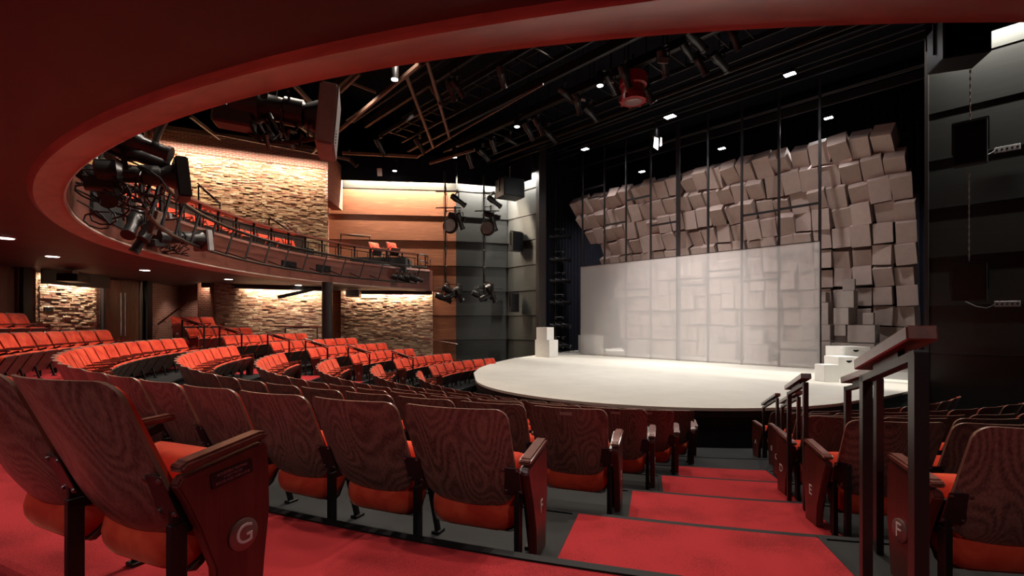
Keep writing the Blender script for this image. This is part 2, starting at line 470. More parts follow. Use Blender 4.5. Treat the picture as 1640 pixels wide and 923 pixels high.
def wall(name, p0, p1, z0, z1, mat, th=0.2, out=1, parent=None, bevel=0):
    # a slab whose visible face runs from p0 to p1; local x along it, local z up
    p0 = Vector((p0[0], p0[1], 0)); p1 = Vector((p1[0], p1[1], 0)); L = (p1 - p0).length
    mb = MB().box((L / 2, out * th / 2, (z0 + z1) / 2), (L, th, z1 - z0))
    o = mb.build(name, mat, parent, bevel, smooth=0)
    o.location = p0; o.rotation_euler = (0, 0, atan2(p1.y - p0.y, p1.x - p0.x))
    if parent is None: struct(o)
    return o
SOF = EYE + 1.59
LOWW = [(-14.2, 2.0), (-14.2, 18.8), (-14.65, 21.3), (-13.5, 21.0), (-12.75, 19.6), (-11.9, 19.3), (-10.65, 20.6), (-8.27, 21.7), (-9.12, 24.05)]
for i, (a, b) in enumerate(zip(LOWW[:-1], LOWW[1:])):
    m = m_bricklow if i in (5, 6) else m_brick
    wall('wall_left' if i == 0 else 'wall_left.%03d' % i, a, b, 0, SOF + 0.3, m)
UPW = [(-14.2, 2.0), (-14.2, 18.95), (-10.65, 20.6), (-8.27, 21.7), (-9.12, 24.05)]
UPT = EYE + 7.6
for i, (a, b) in enumerate(zip(UPW[:-1], UPW[1:])):
    wall('wall_upper', a, b, SOF + 0.31, UPT if i < 3 else EYE + 7.7, m_bricky if i in (0, 1, 2) else m_brick)
# plainer brick courses and dark beam above the split-face panels
for (a, b) in zip(UPW[1:3], UPW[2:4]):
    d = Vector((b[0] - a[0], b[1] - a[1])).normalized(); nrm = Vector((d.y, -d.x)) * 0.06
    wall('wall_upper_band', (a[0] + nrm.x, a[1] + nrm.y), (b[0] + nrm.x, b[1] + nrm.y), UPT - 0.75, UPT, m_brick, 0.06)
    wall('trim_beam', (a[0] + nrm.x * 3, a[1] + nrm.y * 3), (b[0] + nrm.x * 3, b[1] + nrm.y * 3), UPT, UPT + 0.18, m_strut, 0.3)
# brick box hung above the side gallery
wall('wall_upper_box', (-8.25, 21.64), (-8.38, 23.9), EYE + 5.55, EYE + 7.7, m_brick, .5)

# side wall of lapped wood panels, then the charcoal panels, then the proscenium wall
WW = [(-9.2, 24.04), (-2.86, 24.7)]
DW = [(-2.86, 24.7), (-0.25, 25.5)]
PC = UV(4.5, v_at(812, 4.5)); PJ = UV(4.5, v_at(861, 4.5))
HB = [6.72, 5.42, 4.16, 2.90, 1.62, 0.36, -0.88, -2.5]
def lapped(name, p0, p1, mat, heights, zoff=0.0, lap=0.028):
    p0 = Vector((p0[0], p0[1], 0)); p1 = Vector((p1[0], p1[1], 0)); L = (p1 - p0).length
    mb = MB()
    for a, b in zip(heights[:-1], heights[1:]):
        z1 = EYE + a + zoff; z0 = EYE + b + zoff
        mb.prism([(0.02, z1 - 0.012), (-lap, z0 + 0.004), (0.2, z0 + 0.004), (0.2, z1 - 0.012)], 0, L, 'x')
    vs = mb.v; mb.v = [(x, y, z) for (x, y, z) in vs]
    o = mb.build(name, mat, None, smooth=0); o.location = p0; o.rotation_euler = (0, 0, atan2(p1.y - p0.y, p1.x - p0.x))
    return struct(o)
lapped('wall_side', *WW, m_woodwall, HB)
lapped('wall_side_dark', *DW, m_darkwall, HB)
lapped('wall_proscenium_far', (PC.x, PC.y), (PJ.x, PJ.y), m_darkwall, HB)
RJ = UV(4.5, v_at(1486, 4.5)); RE = UV(4.5, RJ.x * 0 + v_at(1486, 4.5) - 9.0)
HR = [6.92, 5.64, 4.36, 3.06, 1.75, 0.46, -0.83, -2.5]
lapped('wall_right', (RJ.x, RJ.y), (RE.x, RE.y), m_rwall, HR, 0, 0.008)
for nm, (a, b), m in (('wall_side_top', WW, m_darkwall), ('wall_side_dark_top', DW, m_darkwall), ('wall_proscenium_top', ((PC.x, PC.y), (PJ.x, PJ.y)), m_darkwall), ('wall_right_top', ((RJ.x, RJ.y), (RE.x, RE.y)), m_darkwall)):
    wall(nm, a, b, EYE + (6.74 if 'right' not in nm else 6.94), EYE + 8.2, m, 0.2)
# jambs and header of the stage opening
wall('trim_jamb_far', UV(4.38, v_at(861, 4.5)).xy, UV(4.38, v_at(861, 4.5) - 0.22).xy, 0.0, EYE + 10, m_post, 0.5)
wall('trim_jamb_near', UV(4.40, v_at(1481, 4.5)).xy, UV(4.40, v_at(1487, 4.5)).xy, 0.0, EYE + 10, m_post, 0.5)
# stage house: drapes and black back wall
wall('wall_back_stage', UV(13.5, 11).xy, UV(13.5, -8).xy, 0, EYE + 11, m_drape)
def drape(name, p0, p1, z0, z1, amp=0.06, wl=0.28):
    p0 = Vector((p0[0], p0[1], 0)); p1 = Vector((p1[0], p1[1], 0)); L = (p1 - p0).length
    n = int(L / wl * 6); vs = []; fs = []
    for i in range(n + 1):
        x = L * i / n; y = amp * sin(2 * pi * x / wl) + amp * .5 * sin(2.3 * x)
        vs += [(x, y, z0), (x, y, z1), (x, y + .02, z0), (x, y + .02, z1)]
    for i in range(n):
        a = i * 4; fs += [(a, a + 4, a + 5, a + 1), (a + 2, a + 3, a + 7, a + 6)]
    mb = MB(); mb.add(vs, fs); o = mb.build(name, m_drape, None)
    o.location = p0; o.rotation_euler = (0, 0, atan2(p1.y - p0.y, p1.x - p0.x)); return o
for i, (a, b, lb) in enumerate(((UV(5.2, 10.1), UV(13.0, 10.1), 'black stage drape hanging behind the lighting ladders, beside the pair of white cubes'),
                                (UV(13.3, 10.0), UV(13.3, -6.5), 'black stage drape closing the back of the stage behind the box wall'),
                                (UV(5.2, -6.6), UV(13.0, -6.6), 'black stage drape in the wing behind the curved end of the box wall'))):
    tag(drape('stage_drape', a.xy, b.xy, 0.79, EYE + 9.8), lb, 'curtain', 'black stage drapes')
# outer shell
struct(MB().box((0, 12, EYE + 11.3), (60, 60, 0.2)).build('ceiling', m_ceil, smooth=0))
for nm, c, d in (('wall_rear', (0, -12, 6), (60, .3, 16)), ('wall_far', (0, 36, 6), (60, .3, 16)), ('wall_outer_left', (-22, 12, 6), (.3, 60, 16)), ('wall_outer_right', (26, 12, 6), (.3, 60, 16))):
    struct(MB().box(c, d).build(nm, m_ceil, smooth=0))

# balcony: soffit, curved lit underside strip, fascia, floors
BC = (BX, BY)
def lerp(th, tab):
    if th <= tab[0][0]: return tab[0][1]
    for (a, x), (b, y) in zip(tab[:-1], tab[1:]):
        if th <= b:
            t = (th - a) / (b - a); t = t * t * (3 - 2 * t) if False else t
            return x + (y - x) * t
    return tab[-1][1]
# the opening in the balcony is slightly egg-shaped
def dO(th): return sum(lerp(th + d, [(-20, -.30), (5, -.26), (15, -.20), (21, -.12), (27, -.03), (33, .04), (47, .14), (68, .20), (86, .06), (104, 0)]) for d in (-6, -3, 0, 3, 6)) / 5
def dI(th): return sum(lerp(th + d, [(-20, -.75), (5, -.40), (11, -.26), (18, -.09), (27, .06), (47, .24), (62, .30), (86, .03), (104, 0)]) for d in (-6, -3, 0, 3, 6)) / 5
T0, T1 = -75, 140.5
mb = MB(); mb.sweep(lambda t: [(12.62 + dO(t), SOF), (23, SOF), (23, SOF + .3), (12.62 + dO(t), SOF + .3)], T0, T1, 220, BC)
struct(mb.build('ceiling_soffit', m_soffit, smooth=30))
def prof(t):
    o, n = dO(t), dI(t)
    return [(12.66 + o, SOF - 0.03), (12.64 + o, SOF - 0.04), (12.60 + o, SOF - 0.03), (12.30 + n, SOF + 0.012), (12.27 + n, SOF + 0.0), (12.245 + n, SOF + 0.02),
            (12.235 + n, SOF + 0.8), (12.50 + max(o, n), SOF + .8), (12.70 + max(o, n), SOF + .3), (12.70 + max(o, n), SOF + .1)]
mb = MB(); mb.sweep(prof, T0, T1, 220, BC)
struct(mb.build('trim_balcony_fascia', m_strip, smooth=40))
mb = MB(); mb.sweep(lambda t: [(r + dI(t), z) for r, z in [(12.232, SOF + .06), (12.210, SOF + .85), (12.16, SOF + .93), (12.18, SOF + .99), (12.26, SOF + 1.03), (12.46, SOF + 1.03), (12.3, SOF + .9), (12.3, SOF + .06)]], T0, T1, 220, BC)
struct(mb.build('trim_balcony_face', m_fascia, smooth=40))
# the rounded end of the balcony by the side wall
e0 = P(12.62, T1, 0, BC); e1 = P(12.22, T1, 0, BC)
mb = MB()
cen = P(12.95, T1, 0, BC)
pts = []
for i in range(9):
    a = pi / 2 * i / 8
    dirin = (Vector((BX, BY, 0)) - cen).normalized(); tang = Vector((-dirin.y, dirin.x, 0)) * -1
    if (P(12.95, T1 + 3, 0, BC) - cen).dot(tang) < 0: tang = -tang
    q = cen + dirin * 0.73 * cos(a) + tang * 0.42 * sin(a); pts.append((q.x, q.y))
back = P(14.6, T1, 0, BC)
pts += [((back + tang * 0.42).x, (back + tang * 0.42).y), (back.x, back.y)]
pts.append((cen.x, cen.y))
struct(mb.prism(pts, SOF - 0.03, SOF + 1.0).build('trim_balcony_end', m_fascia, smooth=40))
for r0, r1, z in ((12.45, 13.9, 4.88), (13.9, 14.9, 5.58), (14.9, 16.2, 6.0)):
    mb = MB(); mb.sweep([(r0, SOF + .3), (r1, SOF + .3), (r1, z), (r0, z)], 60, T1 if r0 < 13 else 118, 70, BC)
    struct(mb.build('floor_balcony', m_floor, smooth=30))

def relief(p0, p1, z0, z1, mat, seed, dmax=.030, bw=.26, bh=.064, name='wall_relief'):
    p0 = Vector((p0[0], p0[1], 0)); p1 = Vector((p1[0], p1[1], 0)); L = (p1 - p0).length
    r = random.Random(seed); mb = MB(); z = z0; i = 0
    while z < z1 - bh * .6:
        x = -r.random() * bw * .6
        while x < L:
            w = bw * r.uniform(.55, 1.25); a = max(0, x + .004); b = min(L, x + w - .004)
            if b - a > .03:
                d = dmax * r.random() ** 1.3 + .006; t = r.uniform(-.003, .003)
                h0, h1 = z + .004, z + bh - .004
                mb.add([(a, 0, h0), (b, 0, h0), (b, 0, h1), (a, 0, h1), (a + .004, -d, h0 + .006), (b - .004, -d - t, h0 + .006 * r.random()), (b - .004, -d - t, h1 - .006), (a + .004, -d + t, h1 - .012 * r.random())],
                       [(4, 5, 6, 7), (0, 1, 5, 4), (2, 3, 7, 6), (1, 2, 6, 5), (3, 0, 4, 7)])
            x += w
        z += bh; i += 1
    o = mb.build(name, mat, None, smooth=0); o.location = p0; o.rotation_euler = (0, 0, atan2(p1.y - p0.y, p1.x - p0.x))
    return struct(o)
def M_split(name, cols):
    m, nt, b = base_mat(name); setc(b, cols[0], 0.9, spec=0.15)
    g = nt.nodes.new('ShaderNodeNewGeometry')
    c = ramp(nt, g.outputs['Random Per Island'], [(i / (len(cols) - 1), q) for i, q in enumerate(cols)])
    n = noise(nt, coords(nt, rnd=False), 25, 4)
    mx = nt.nodes.new('ShaderNodeMix'); mx.data_type = 'RGBA'; mx.blend_type = 'MULTIPLY'; mx.inputs[0].default_value = .7
    nt.links.new(c, mx.inputs[6]); nt.links.new(ramp(nt, n, [(.3, (.6, .6, .6)), (.65, (1, 1, 1))]), mx.inputs[7])
    nt.links.new(mx.outputs[2], b.inputs['Base Color']); bump(nt, b, n, .3, .004)
    return m
m_splitu = M_split('split_brick_warm', [(.18, .07, .05), (.44, .26, .15), (.32, .15, .09), (.60, .41, .25), (.50, .31, .18), (.68, .50, .33)])
m_splitl = M_split('split_brick_pale', [(.17, .07, .06), (.48, .32, .22), (.32, .16, .12), (.62, .47, .34), (.44, .28, .20), (.68, .55, .42)])
nU = Vector((0, 0))
for i, (a, b) in enumerate(((UPW[1], UPW[2]), (UPW[2], UPW[3]))):
    relief(a, b, SOF + .9, UPT - .76, m_splitu, 20 + i, .05)
relief((-11.85, 19.32), (-10.65, 20.6), 1.2, SOF - .02, m_splitl, 31)
relief((-10.65, 20.6), (-8.27, 21.7), .9, SOF - .02, m_splitl, 32)
relief((-8.5, 24.0), (-4.02, 24.45), .4, SOF - .02, m_splitl, 33)
relief((-14.14, 14.45), (-14.14, 16.40), 1.7, SOF - .30, m_splitl, 34)

# valance and cove above the pale brick, at the soffit edge
VAL = SOF - 0.19
for (a, b) in (((-12.35, 19.2), (-10.6, 20.25)), ((-10.6, 20.25), (-8.2, 21.35)), ((-8.2, 23.85), (-4.0, 24.15))):
    wall('trim_valance', a, b, VAL, SOF, m_post, 0.04)
    d = (Vector(b) - Vector(a)).normalized()
    nb = Vector((-d.y, d.x))
    a3 = Vector((a[0], a[1])) + nb * 0.06; b3 = Vector((b[0], b[1])) + nb * 0.06
    area((a3.x, a3.y, SOF - 0.03), (b3.x, b3.y, SOF - 0.03), 0.05, (nb.x * .5, nb.y * .5, -1), 50 * (Vector(b) - Vector(a)).length, (1, 0.78, 0.55))
# pale brick bay below the balcony, in front of the side wall
wall('wall_brick_bay', (-8.5, 24.0), (-4.02, 24.45), 0, SOF, m_bricklow, 0.15)
# the brick panel between the doors on the rear side wall
wall('wall_brick_panel', (-14.14, 14.35), (-14.14, 16.45), 1.6, SOF, m_bricklow, 0.1)
wall('trim_valance_panel', (-13.9, 14.3), (-13.9, 16.7), SOF - .42, SOF, m_post, 0.05)
area((-13.985, 14.6, SOF - .10), (-13.985, 16.2, SOF - .10), 0.04, (-.12, 0, -1), 120, (1, .8, .58))

# doors in the rear side wall
def door_leaf(parent, y0, y1, nm='door_leaf'):
    return MB().box((-14.15, (y0 + y1) / 2, 2.72), (.06, y1 - y0 - .01, 2.36)).build(nm, m_door, parent, 0.004)
dr = bpy.data.objects.new('door_1', None); COL.objects.link(dr); struct(dr)
door_leaf(dr, 16.72, 17.42); door_leaf(dr, 17.43, 18.30)
MB().box((-14.12, 18.36, 2.75), (.12, .09, 2.44)).build('door_frame', m_chrome, dr)
MB().box((-14.13, 16.68, 2.75), (.12, .07, 2.44)).build('door_frame', m_post, dr)
for y in (17.32, 17.50):
    h = MB().tube([(-14.02, y, 1.9), (-14.02, y, 3.45)], 0.022, 10)
    h.tube([(-14.15, y, 2.1), (-14.02, y, 2.1)], 0.012, 6).tube([(-14.15, y, 3.2), (-14.02, y, 3.2)], 0.012, 6)
    h.build('door_handle', m_chrome, dr)
d2 = bpy.data.objects.new('door_2', None); COL.objects.link(d2); struct(d2)
door_leaf(d2, 12.6, 13.72)
MB().box((-14.12, 13.78, 2.75), (.12, .08, 2.44)).build('door_frame', m_disc, d2)
for y in (13.93, 18.62):
    struct(MB().box((-14.1, y, 2.75), (.3, .26, 2.5)).build('trim_post', m_post, smooth=0))

# cove lighting over the side wall, the corner and the proscenium wall
def cove(a, b, h, power, gap=0.28, col=(1, .9, .78), val=True, lift=0.75, tilt=.12, inset=0.3):
    a = Vector((a[0], a[1])); b = Vector((b[0], b[1])); d = (b - a).normalized(); nb = Vector((d.y, -d.x))
    a3 = a + nb * gap + d * inset; b3 = b + nb * gap - d * inset
    area((a3.x, a3.y, EYE + h + lift), (b3.x, b3.y, EYE + h + lift), 0.06, (-nb.x * tilt, -nb.y * tilt, -1), power * (b - a).length, col)
    if val:
        a4 = a + nb * (gap + .12); b4 = b + nb * (gap + .12)
        wall('trim_cove', a4, b4, EYE + h + .28, EYE + h + 1.6, m_ceil, 0.05, -1)
cove(*WW, 6.72, 270, col=(1, .84, .62))
cove(*DW, 6.72, 300, col=(1, .95, .86))
cove(PC.xy, PJ.xy, 6.72, 170, col=(1, .95, .86))
cove(RJ.xy, RE.xy, 6.92, 150, col=(1, .97, .86), val=True)
# wall washers over the upper brick
for (a, b) in zip(UPW[1:3], UPW[2:4]):
    a = Vector(a); b = Vector(b); d = (b - a).normalized(); nb = Vector((d.y, -d.x))
    a3 = a + nb * .75 + d * .1; b3 = b + nb * .75 - d * .1
    area((a3.x, a3.y, UPT - .62), (b3.x, b3.y, UPT - .62), 0.08, (-nb.x * .35, -nb.y * .35, -1), 58 * (b - a).length, (1, .87, .70))
area((-13.5, 15.8, UPT - .6), (-13.6, 18.4, UPT - .6), .06, (-.35, 0, -1), 110, (1, .8, .52))
# downlight in the stair recess
spot((-13.6, 20.0, SOF - .05), (-13.75, 20.6, 1.6), 60, 100, .5, WARM)

# downlights in the soffit
for i, (px, py) in enumerate(((8, 381.5), (84, 411), (232, 433), (366, 447.5), (478, 457))):
    p = at_h(px, py, 1.585)
    t = thing('downlight', ['recessed round downlight in the balcony soffit, closest to the red fascia strip', 'recessed round downlight in the soffit above the brick panel by the doors',
        'recessed round downlight in the soffit above the double doors', 'recessed round downlight in the soffit above the letter H seats', 'recessed round downlight in the soffit beside the round column'][i], 'downlight', (p.x, p.y, SOF), 0, 'soffit downlights')
    MB().lathe([(0.15, -0.010), (0.15, 0.0), (0.12, 0.0), (0.12, -0.010)], (0, 0, 0), n=24).build('trim_ring', m_whitebox, t)
    MB().lathe([(0.125, -0.014), (0.125, -0.001)], (0, 0, 0), n=24).build('lens', m_soft, t)
    spot((p.x, p.y, SOF - .03), (p.x, p.y, 0), 90, 115, .7, WARM, .08)
# unseen fill lamps over the rear aisle, brightening the near seat backs
for R, th, pw in ((15.4, 26, 40), (15.2, 36, 45), (15.6, 50, 60), (16.0, 66, 60), (15.0, 12, 65), (15.9, 24, 50)):
    p = P(R, th, SOF - .02); spot(p, P(R - 1.2, th, 0), pw, 125, .8, (1, .90, .87), .08)

# round column
p = at_z(524, 500, 19.0)
struct(MB().lathe([(0.20, 0), (0.20, SOF)], (p.x, p.y, 0), n=28).build('column', m_post))

# ================================================================== SEATS
def grid_solid(hw_fn, z0, z1, yf, th_fn, nu=14, nv=16):
    # a curved rounded slab: front face y = yf(u, z), back face y = yf - th
    mb = MB()
    zs = [z0 + (z1 - z0) * (0.5 - 0.5 * cos(pi * j / nv)) for j in range(nv + 1)]
    for side in (0, 1):
        for z in zs:
            w = hw_fn(z)
            for i in range(nu + 1):
                s = -1 + 2 * i / nu; x = w * s
                y = yf(x, z) - (th_fn(s, z) if side else 0)
                mb.v.append((x, y, z))
    n = nu + 1; N = n * (nv + 1)
    for j in range(nv):
        for i in range(nu):
            a = j * n + i
            mb.f.append((a, a + 1, a + n + 1, a + n)); b = a + N
            mb.f.append((b, b + n, b + n + 1, b + 1))
    for j in range(nv):
        a = j * n; mb.f.append((a, a + n, a + n + N, a + N))
        a = j * n + nu; mb.f.append((a, a + N, a + n + N, a + n))
    for i in range(nu):
        mb.f.append((i, i + N, i + 1 + N, i + 1)); a = nv * n + i
        mb.f.append((a, a + 1, a + 1 + N, a + N))
    return mb
def hw_round(W, z0, z1, r0, r1, Wb=None):
    def f(z):
        w = W if Wb is None else Wb + (W - Wb) * (z - z0) / (z1 - z0)
        if z < z0 + r0: d = z0 + r0 - z; w -= r0 - sqrt(max(0, r0 * r0 - d * d))
        if z > z1 - r1: d = z - (z1 - r1); w -= r1 - sqrt(max(0, r1 * r1 - d * d))
        return w
    return f
ZT, ZB = 0.795, 0.262
m_rim = M_plain('lit_ply_edge', (0.26, 0.15, 0.11), 0.3)  # edges painted paler for the light they catch along the rim
def backy(x, z):
    y = -0.16 * (z - 0.42) / 0.37
    if z < 0.42: y += 0.9 * (0.42 - z) ** 2
    return y + 0.055 * (x / 0.28) ** 2
me_back = grid_solid(hw_round(0.278, ZB, ZT, 0.16, 0.055, 0.27), ZB, ZT, backy, lambda s, z: 0.014, 16, 20).mesh('backrest', m_back, 0, 1, 50)
hwc = hw_round(0.258, 0.32, 0.782, 0.05, 0.05)
def puff(s, z):
    e = max(0.0, 1 - abs(s) ** 4) * max(0.0, 1 - abs((z - .55) / .235) ** 4)
    return 0.022 + 0.04 * e
me_back.materials.append(m_rim)
for q in me_back.polygons:
    if q.index >= 2 * 16 * 20: q.material_index = 1
me_cush = grid_solid(hwc, 0.325, 0.782, lambda x, z: backy(x, z) + 0.005 + puff(x / max(hwc(z), .01), z), lambda s, z: puff(s, z), 12, 12).mesh('back_cushion', m_velvet, 0, 1, 60)
# folded seat: built flat on a slanting frame
sd = Vector((0, 0.20, 0.35)).normalized(); sn = Vector((0, 0.868, -0.496)); s0 = Vector((0, 0.125, 0.125))
def slant(mb):
    q = MB(); q.f = mb.f
    q.v = [tuple(Vector((x, 0, 0)) + s0 + sd * z + sn * y) for (x, y, z) in mb.v]; return q
hws = hw_round(0.252, 0.0, 0.40, 0.12, 0.05)
def puff2(s, z): return 0.03 + 0.075 * max(0.0, 1 - abs(s) ** 6) * max(0.0, 1 - abs((z - .2) / .205) ** 6)
me_scush = slant(grid_solid(hws, 0.0, 0.40, lambda x, z: 0.0, lambda s, z: puff2(s, z), 12, 12)).mesh('seat_cushion', m_velvet, 0, 1, 60)
hwb = hw_round(0.245, 0.005, 0.408, 0.05, 0.03)
me_board = slant(grid_solid(hwb, 0.005, 0.408, lambda x, z: 0.022, lambda s, z: 0.02, 8, 10)).mesh('seat_board', m_board, 0, 1, 50)
mb = MB()
for x in (-0.07, 0.07): mb.lathe([(0.011, 0), (0.011, 0.004)], tuple(s0 + sd * 0.30 + sn * 0.022 + Vector((x, 0, 0))), sn, 8)
me_bolts = mb.mesh('bolts', m_screw)
# unfolded seat cushion seen only on the one seat that stands open
def leg_mesh():
    mb = MB()
    mb.box((0, 0.045, 0.165), (0.028, 0.05, 0.33))
    mb.box((0, 0.09, 0.37), (0.02, 0.13, 0.16))
    mb.bar((0, 0.25, 0), (0, 0.13, 0.42), 0.024, 0.03)
    mb.box((0, 0.0, 0.008), (0.05, 0.07, 0.016)).box((0, 0.25, 0.008), (0.05, 0.07, 0.016))
    mb.bar((0, 0.09, 0.44), (0, 0.34, 0.53), 0.02, 0.03)
    return mb.mesh('leg', m_black, 0.002)
me_leg = leg_mesh()
me_arm = MB().prism([(0.02, 0.535), (0.02, 0.555), (0.06, 0.563), (0.36, 0.578), (0.385, 0.57), (0.385, 0.55)], -0.026, 0.026, 'x').mesh('armrest', m_grip, 0.008, 2)
def plate_mesh():
    mb = MB(); L = 0.082
    M = Matrix.Rotation(0.19, 3, 'X')
    mb.box((0, 0, 0), (0.094, 0.006, 0.165), M)
    return mb
a_ = MB()
a_.box((0, 0.028, 0.425), (0.094, 0.006, 0.155), Matrix.Rotation(0.37, 3, 'X'))
a_.v = [(x, y - .020, z) for x, y, z in a_.v]
me_plate = a_.mesh('hinge_plate', m_plate, 0.003)
mb = MB()
for x in (-0.036, 0.036):
    for dz in (-0.062, 0.062):
        c = Matrix.Rotation(0.37, 3, 'X') @ Vector((x, -0.003, dz)) + Vector((0, 0.028 - .020, 0.425))
        mb.lathe([(0.009, 0), (0.008, 0.005), (0.004, 0.007)], c, Matrix.Rotation(0.37, 3, 'X') @ Vector((0, -1, 0)), 10)
nf = len(a_.f); np_ = len(me_plate.polygons)
bmx = bmesh.new(); bmx.from_mesh(me_plate)
tmp = mb.mesh('screws', m_screw); bmx.from_mesh(tmp); bmx.to_mesh(me_plate); bmx.free()
me_plate.materials.append(m_screw)
for q in me_plate.polygons:
    if q.index >= np_: q.material_index = 1
    q.use_smooth = True
me_plate.set_sharp_from_angle(angle=radians(35))
EPP0 = [(-0.04, 0.475), (-0.02, 0.50), (0.38, 0.545), (0.415, 0.53), (0.425, 0.45), (0.43, 0.30), (0.40, 0.12), (0.385, 0), (0.15, 0), (0.135, 0.17), (0.06, 0.32), (0.0, 0.42)]
EPP = [(0.045 + y * .70, z - .012) for y, z in EPP0]
me_end = MB().prism(EPP, -0.022, 0.022, 'x').mesh('end_panel', m_panel, 0.006, 2)
me_endarm = MB().prism([(0.045 + y * .70, z - .012) for y, z in [(-0.02, 0.510), (-0.04, 0.525), (-0.01, 0.545), (0.37, 0.585), (0.41, 0.58), (0.41, 0.557)]], -0.033, 0.03, 'x').mesh('armrest', m_grip, 0.009, 2)
me_disc = MB().lathe([(0.054, 0), (0.054, 0.006), (0.048, 0.009)], (0, 0, 0), (1, 0, 0), 28).mesh('letter_disc', m_disc)
me_name = MB().box((0, -0.155 - 0.008, 0.755), (0.085, 0.004, 0.022), Matrix.Rotation(0.36, 3, 'X')).mesh('name_plate', m_name)
letters = {}
for ch in 'ABCDEFGH':
    letters[ch] = text_mesh(ch, 0.095, 0.0015, m_white)
me_plaq = MB().box((0, 0, 0), (0.004, 0.15, 0.048)).mesh('plaque', m_plaque)
M_YZ = Matrix(((0, 0, 1), (1, 0, 0), (0, 1, 0))).to_4x4()      # text plane to the outer face, reading along +y
M_YZm = Matrix(((0, 0, -1), (-1, 0, 0), (0, 1, 0))).to_4x4()

def put(name, me, parent, M=None):
    o = link(name, me, parent)
    if M is not None: o.matrix_local = M
    return o
def end_panel(parent, x, side, letter=None, disc=False, plaque=False):
    # side +1: the panel's outer face looks along the seat's +x
    e = put('end_panel', me_end, parent, Matrix.Translation((x, 0, 0)))
    put('armrest', me_endarm, e)
    f = 0.0225 * side
    if disc or letter:
        yy, zz = 0.235, 0.235
        if disc:
            put('letter_disc', me_disc, e, Matrix.Translation((f, yy, zz)) @ (Matrix.Identity(4) if side > 0 else Matrix.Rotation(pi, 4, 'Z')))
            f += 0.0095 * side
        if letter:
            R = M_YZ if side > 0 else M_YZm
            put('row_letter', letters[letter], e, Matrix.Translation((f, yy, zz)) @ R)
    if plaque:
        Mp = Matrix.Translation((f * 0 + 0.0245 * side, 0.195, 0.455)) @ Matrix.Rotation(0.11, 4, 'X')
        put('plaque', me_plaq, e, Mp)
        for i, s in enumerate(('ACCESSIBLE SEATING', 'A GIFT FROM', 'BRUCE AND ANN LANE')):
            put('plaque_lettering', text_mesh(s, 0.0115, 0.0004, m_plaqtx), e, Mp @ Matrix.Translation((0.0025, 0, 0.014 - 0.0135 * i)) @ M_YZ)

BLOCK = {'mid': 'middle block', 'far': 'far block', 'near': 'railed block'}
def visible(p, z):
    if p.y < 0.35: return False
    px = XC + FPX * p.x / p.y
    return -60 < px < 1715
def seat_row(blk, row, R, t0, t1, n, end0=None, end1=None, fl=None, c=(CX, CY), cull=True):
    z = Z_LV[row] if fl is None else fl
    dt = (t1 - t0) / n
    sc = radians(abs(dt)) * R / 0.585
    for k in range(n):
        th = t0 + dt * (k + 0.5)
        p = P(R, th, z, c)
        if cull and not visible(p, z): continue
        from_end = k if blk != 'gal' else k
        if blk == 'gal':
            lb = 'red velvet gallery chair, %s row of the balcony, %s from the lamp end' % (row, ORD[k])
            grp = 'balcony gallery seats'
        else:
            e_ = {'mid': 'from the carpeted steps', 'far': 'from the far aisle', 'near': 'from the steps'}[blk]
            lb = 'red velvet tip-up chair, row %s of the %s, %s %s' % (row, BLOCK[blk], ORD[k], e_)
            grp = 'tip-up seats in row %s of the %s' % (row, BLOCK[blk])
        t = thing('theatre_chair', lb, 'chair', p, -radians(th), grp)
        sx = min(1.06, sc)
        b = put('backrest', me_back, t, Matrix.Diagonal((sx, 1, 1, 1)))
        put('back_cushion', me_cush, b)
        s = put('seat_board', me_board, t, Matrix.Diagonal((sx, 1, 1, 1)))
        put('seat_cushion', me_scush, s)
        near = p.length < 16
        put('bolts', me_bolts, s)
        hx = radians(abs(dt)) * R / 2
        # the joint on the +x side carries the leg (the previous seat's end); the last seat also gets one on -x
        Mx = Matrix.Translation((hx, 0.012, 0)); Mn = Matrix.Translation((-hx, 0.012, 0))
        first = (k == 0); last = (k == n - 1)
        put('leg', me_leg, t, Mx if not first else Matrix.Translation((hx - 0.02, 0.012, 0)))
        if not first: put('armrest', me_arm, t, Mx)
        if near:
            hp = put('hinge_plate', me_plate, t, Matrix.Translation((hx - (0.0 if not first else 0.04), 0.012, 0)))
        if last: put('leg', me_leg, t, Mn)
        if first and end0: end_panel(t, hx + 0.024, 1, **end0)
        if last and end1: end_panel(t, -hx - 0.024, -1, **end1)
        if first and blk == 'mid' and row in 'EDCB': put('name_plate', me_name, b)
    return

E_ = lambda l=None, **k: dict(letter=l, **k)
MID = {'G': (13.80, 21.85, 78.2, 23), 'F': (12.63, 18.7, 82.4, 24), 'E': (11.35, 17.3, 82.2, 22), 'D': (10.15, 16.0, 82.2, 20), 'C': (8.98, 14.2, 86, 19), 'B': (7.78, 11.9, 88, 18), 'A': (6.62, 10, 88, 15)}
for r, a in MID.items():
    seat_row('mid', r, *a, end0=E_(r, disc=(r == 'G'), plaque=(r == 'G')), end1=E_())
seat_row('mid', 'H', 15.0, 62.0, 75.4, 6, end1=E_())
FAR = {'H': (15.0, 94.5, 101.7, 3), 'G': (13.8, 91, 103.4, 5), 'F': (12.63, 90.6, 109.8, 7), 'E': (11.35, 92, 116, 8), 'D': (10.15, 91.4, 118, 8), 'C': (8.98, 93.3, 119.5, 7), 'B': (7.78, 97, 125, 7), 'A': (6.62, 97, 135, 7)}
for r, a in FAR.items(): seat_row('far', r, *a, end0=E_(r), end1=E_())
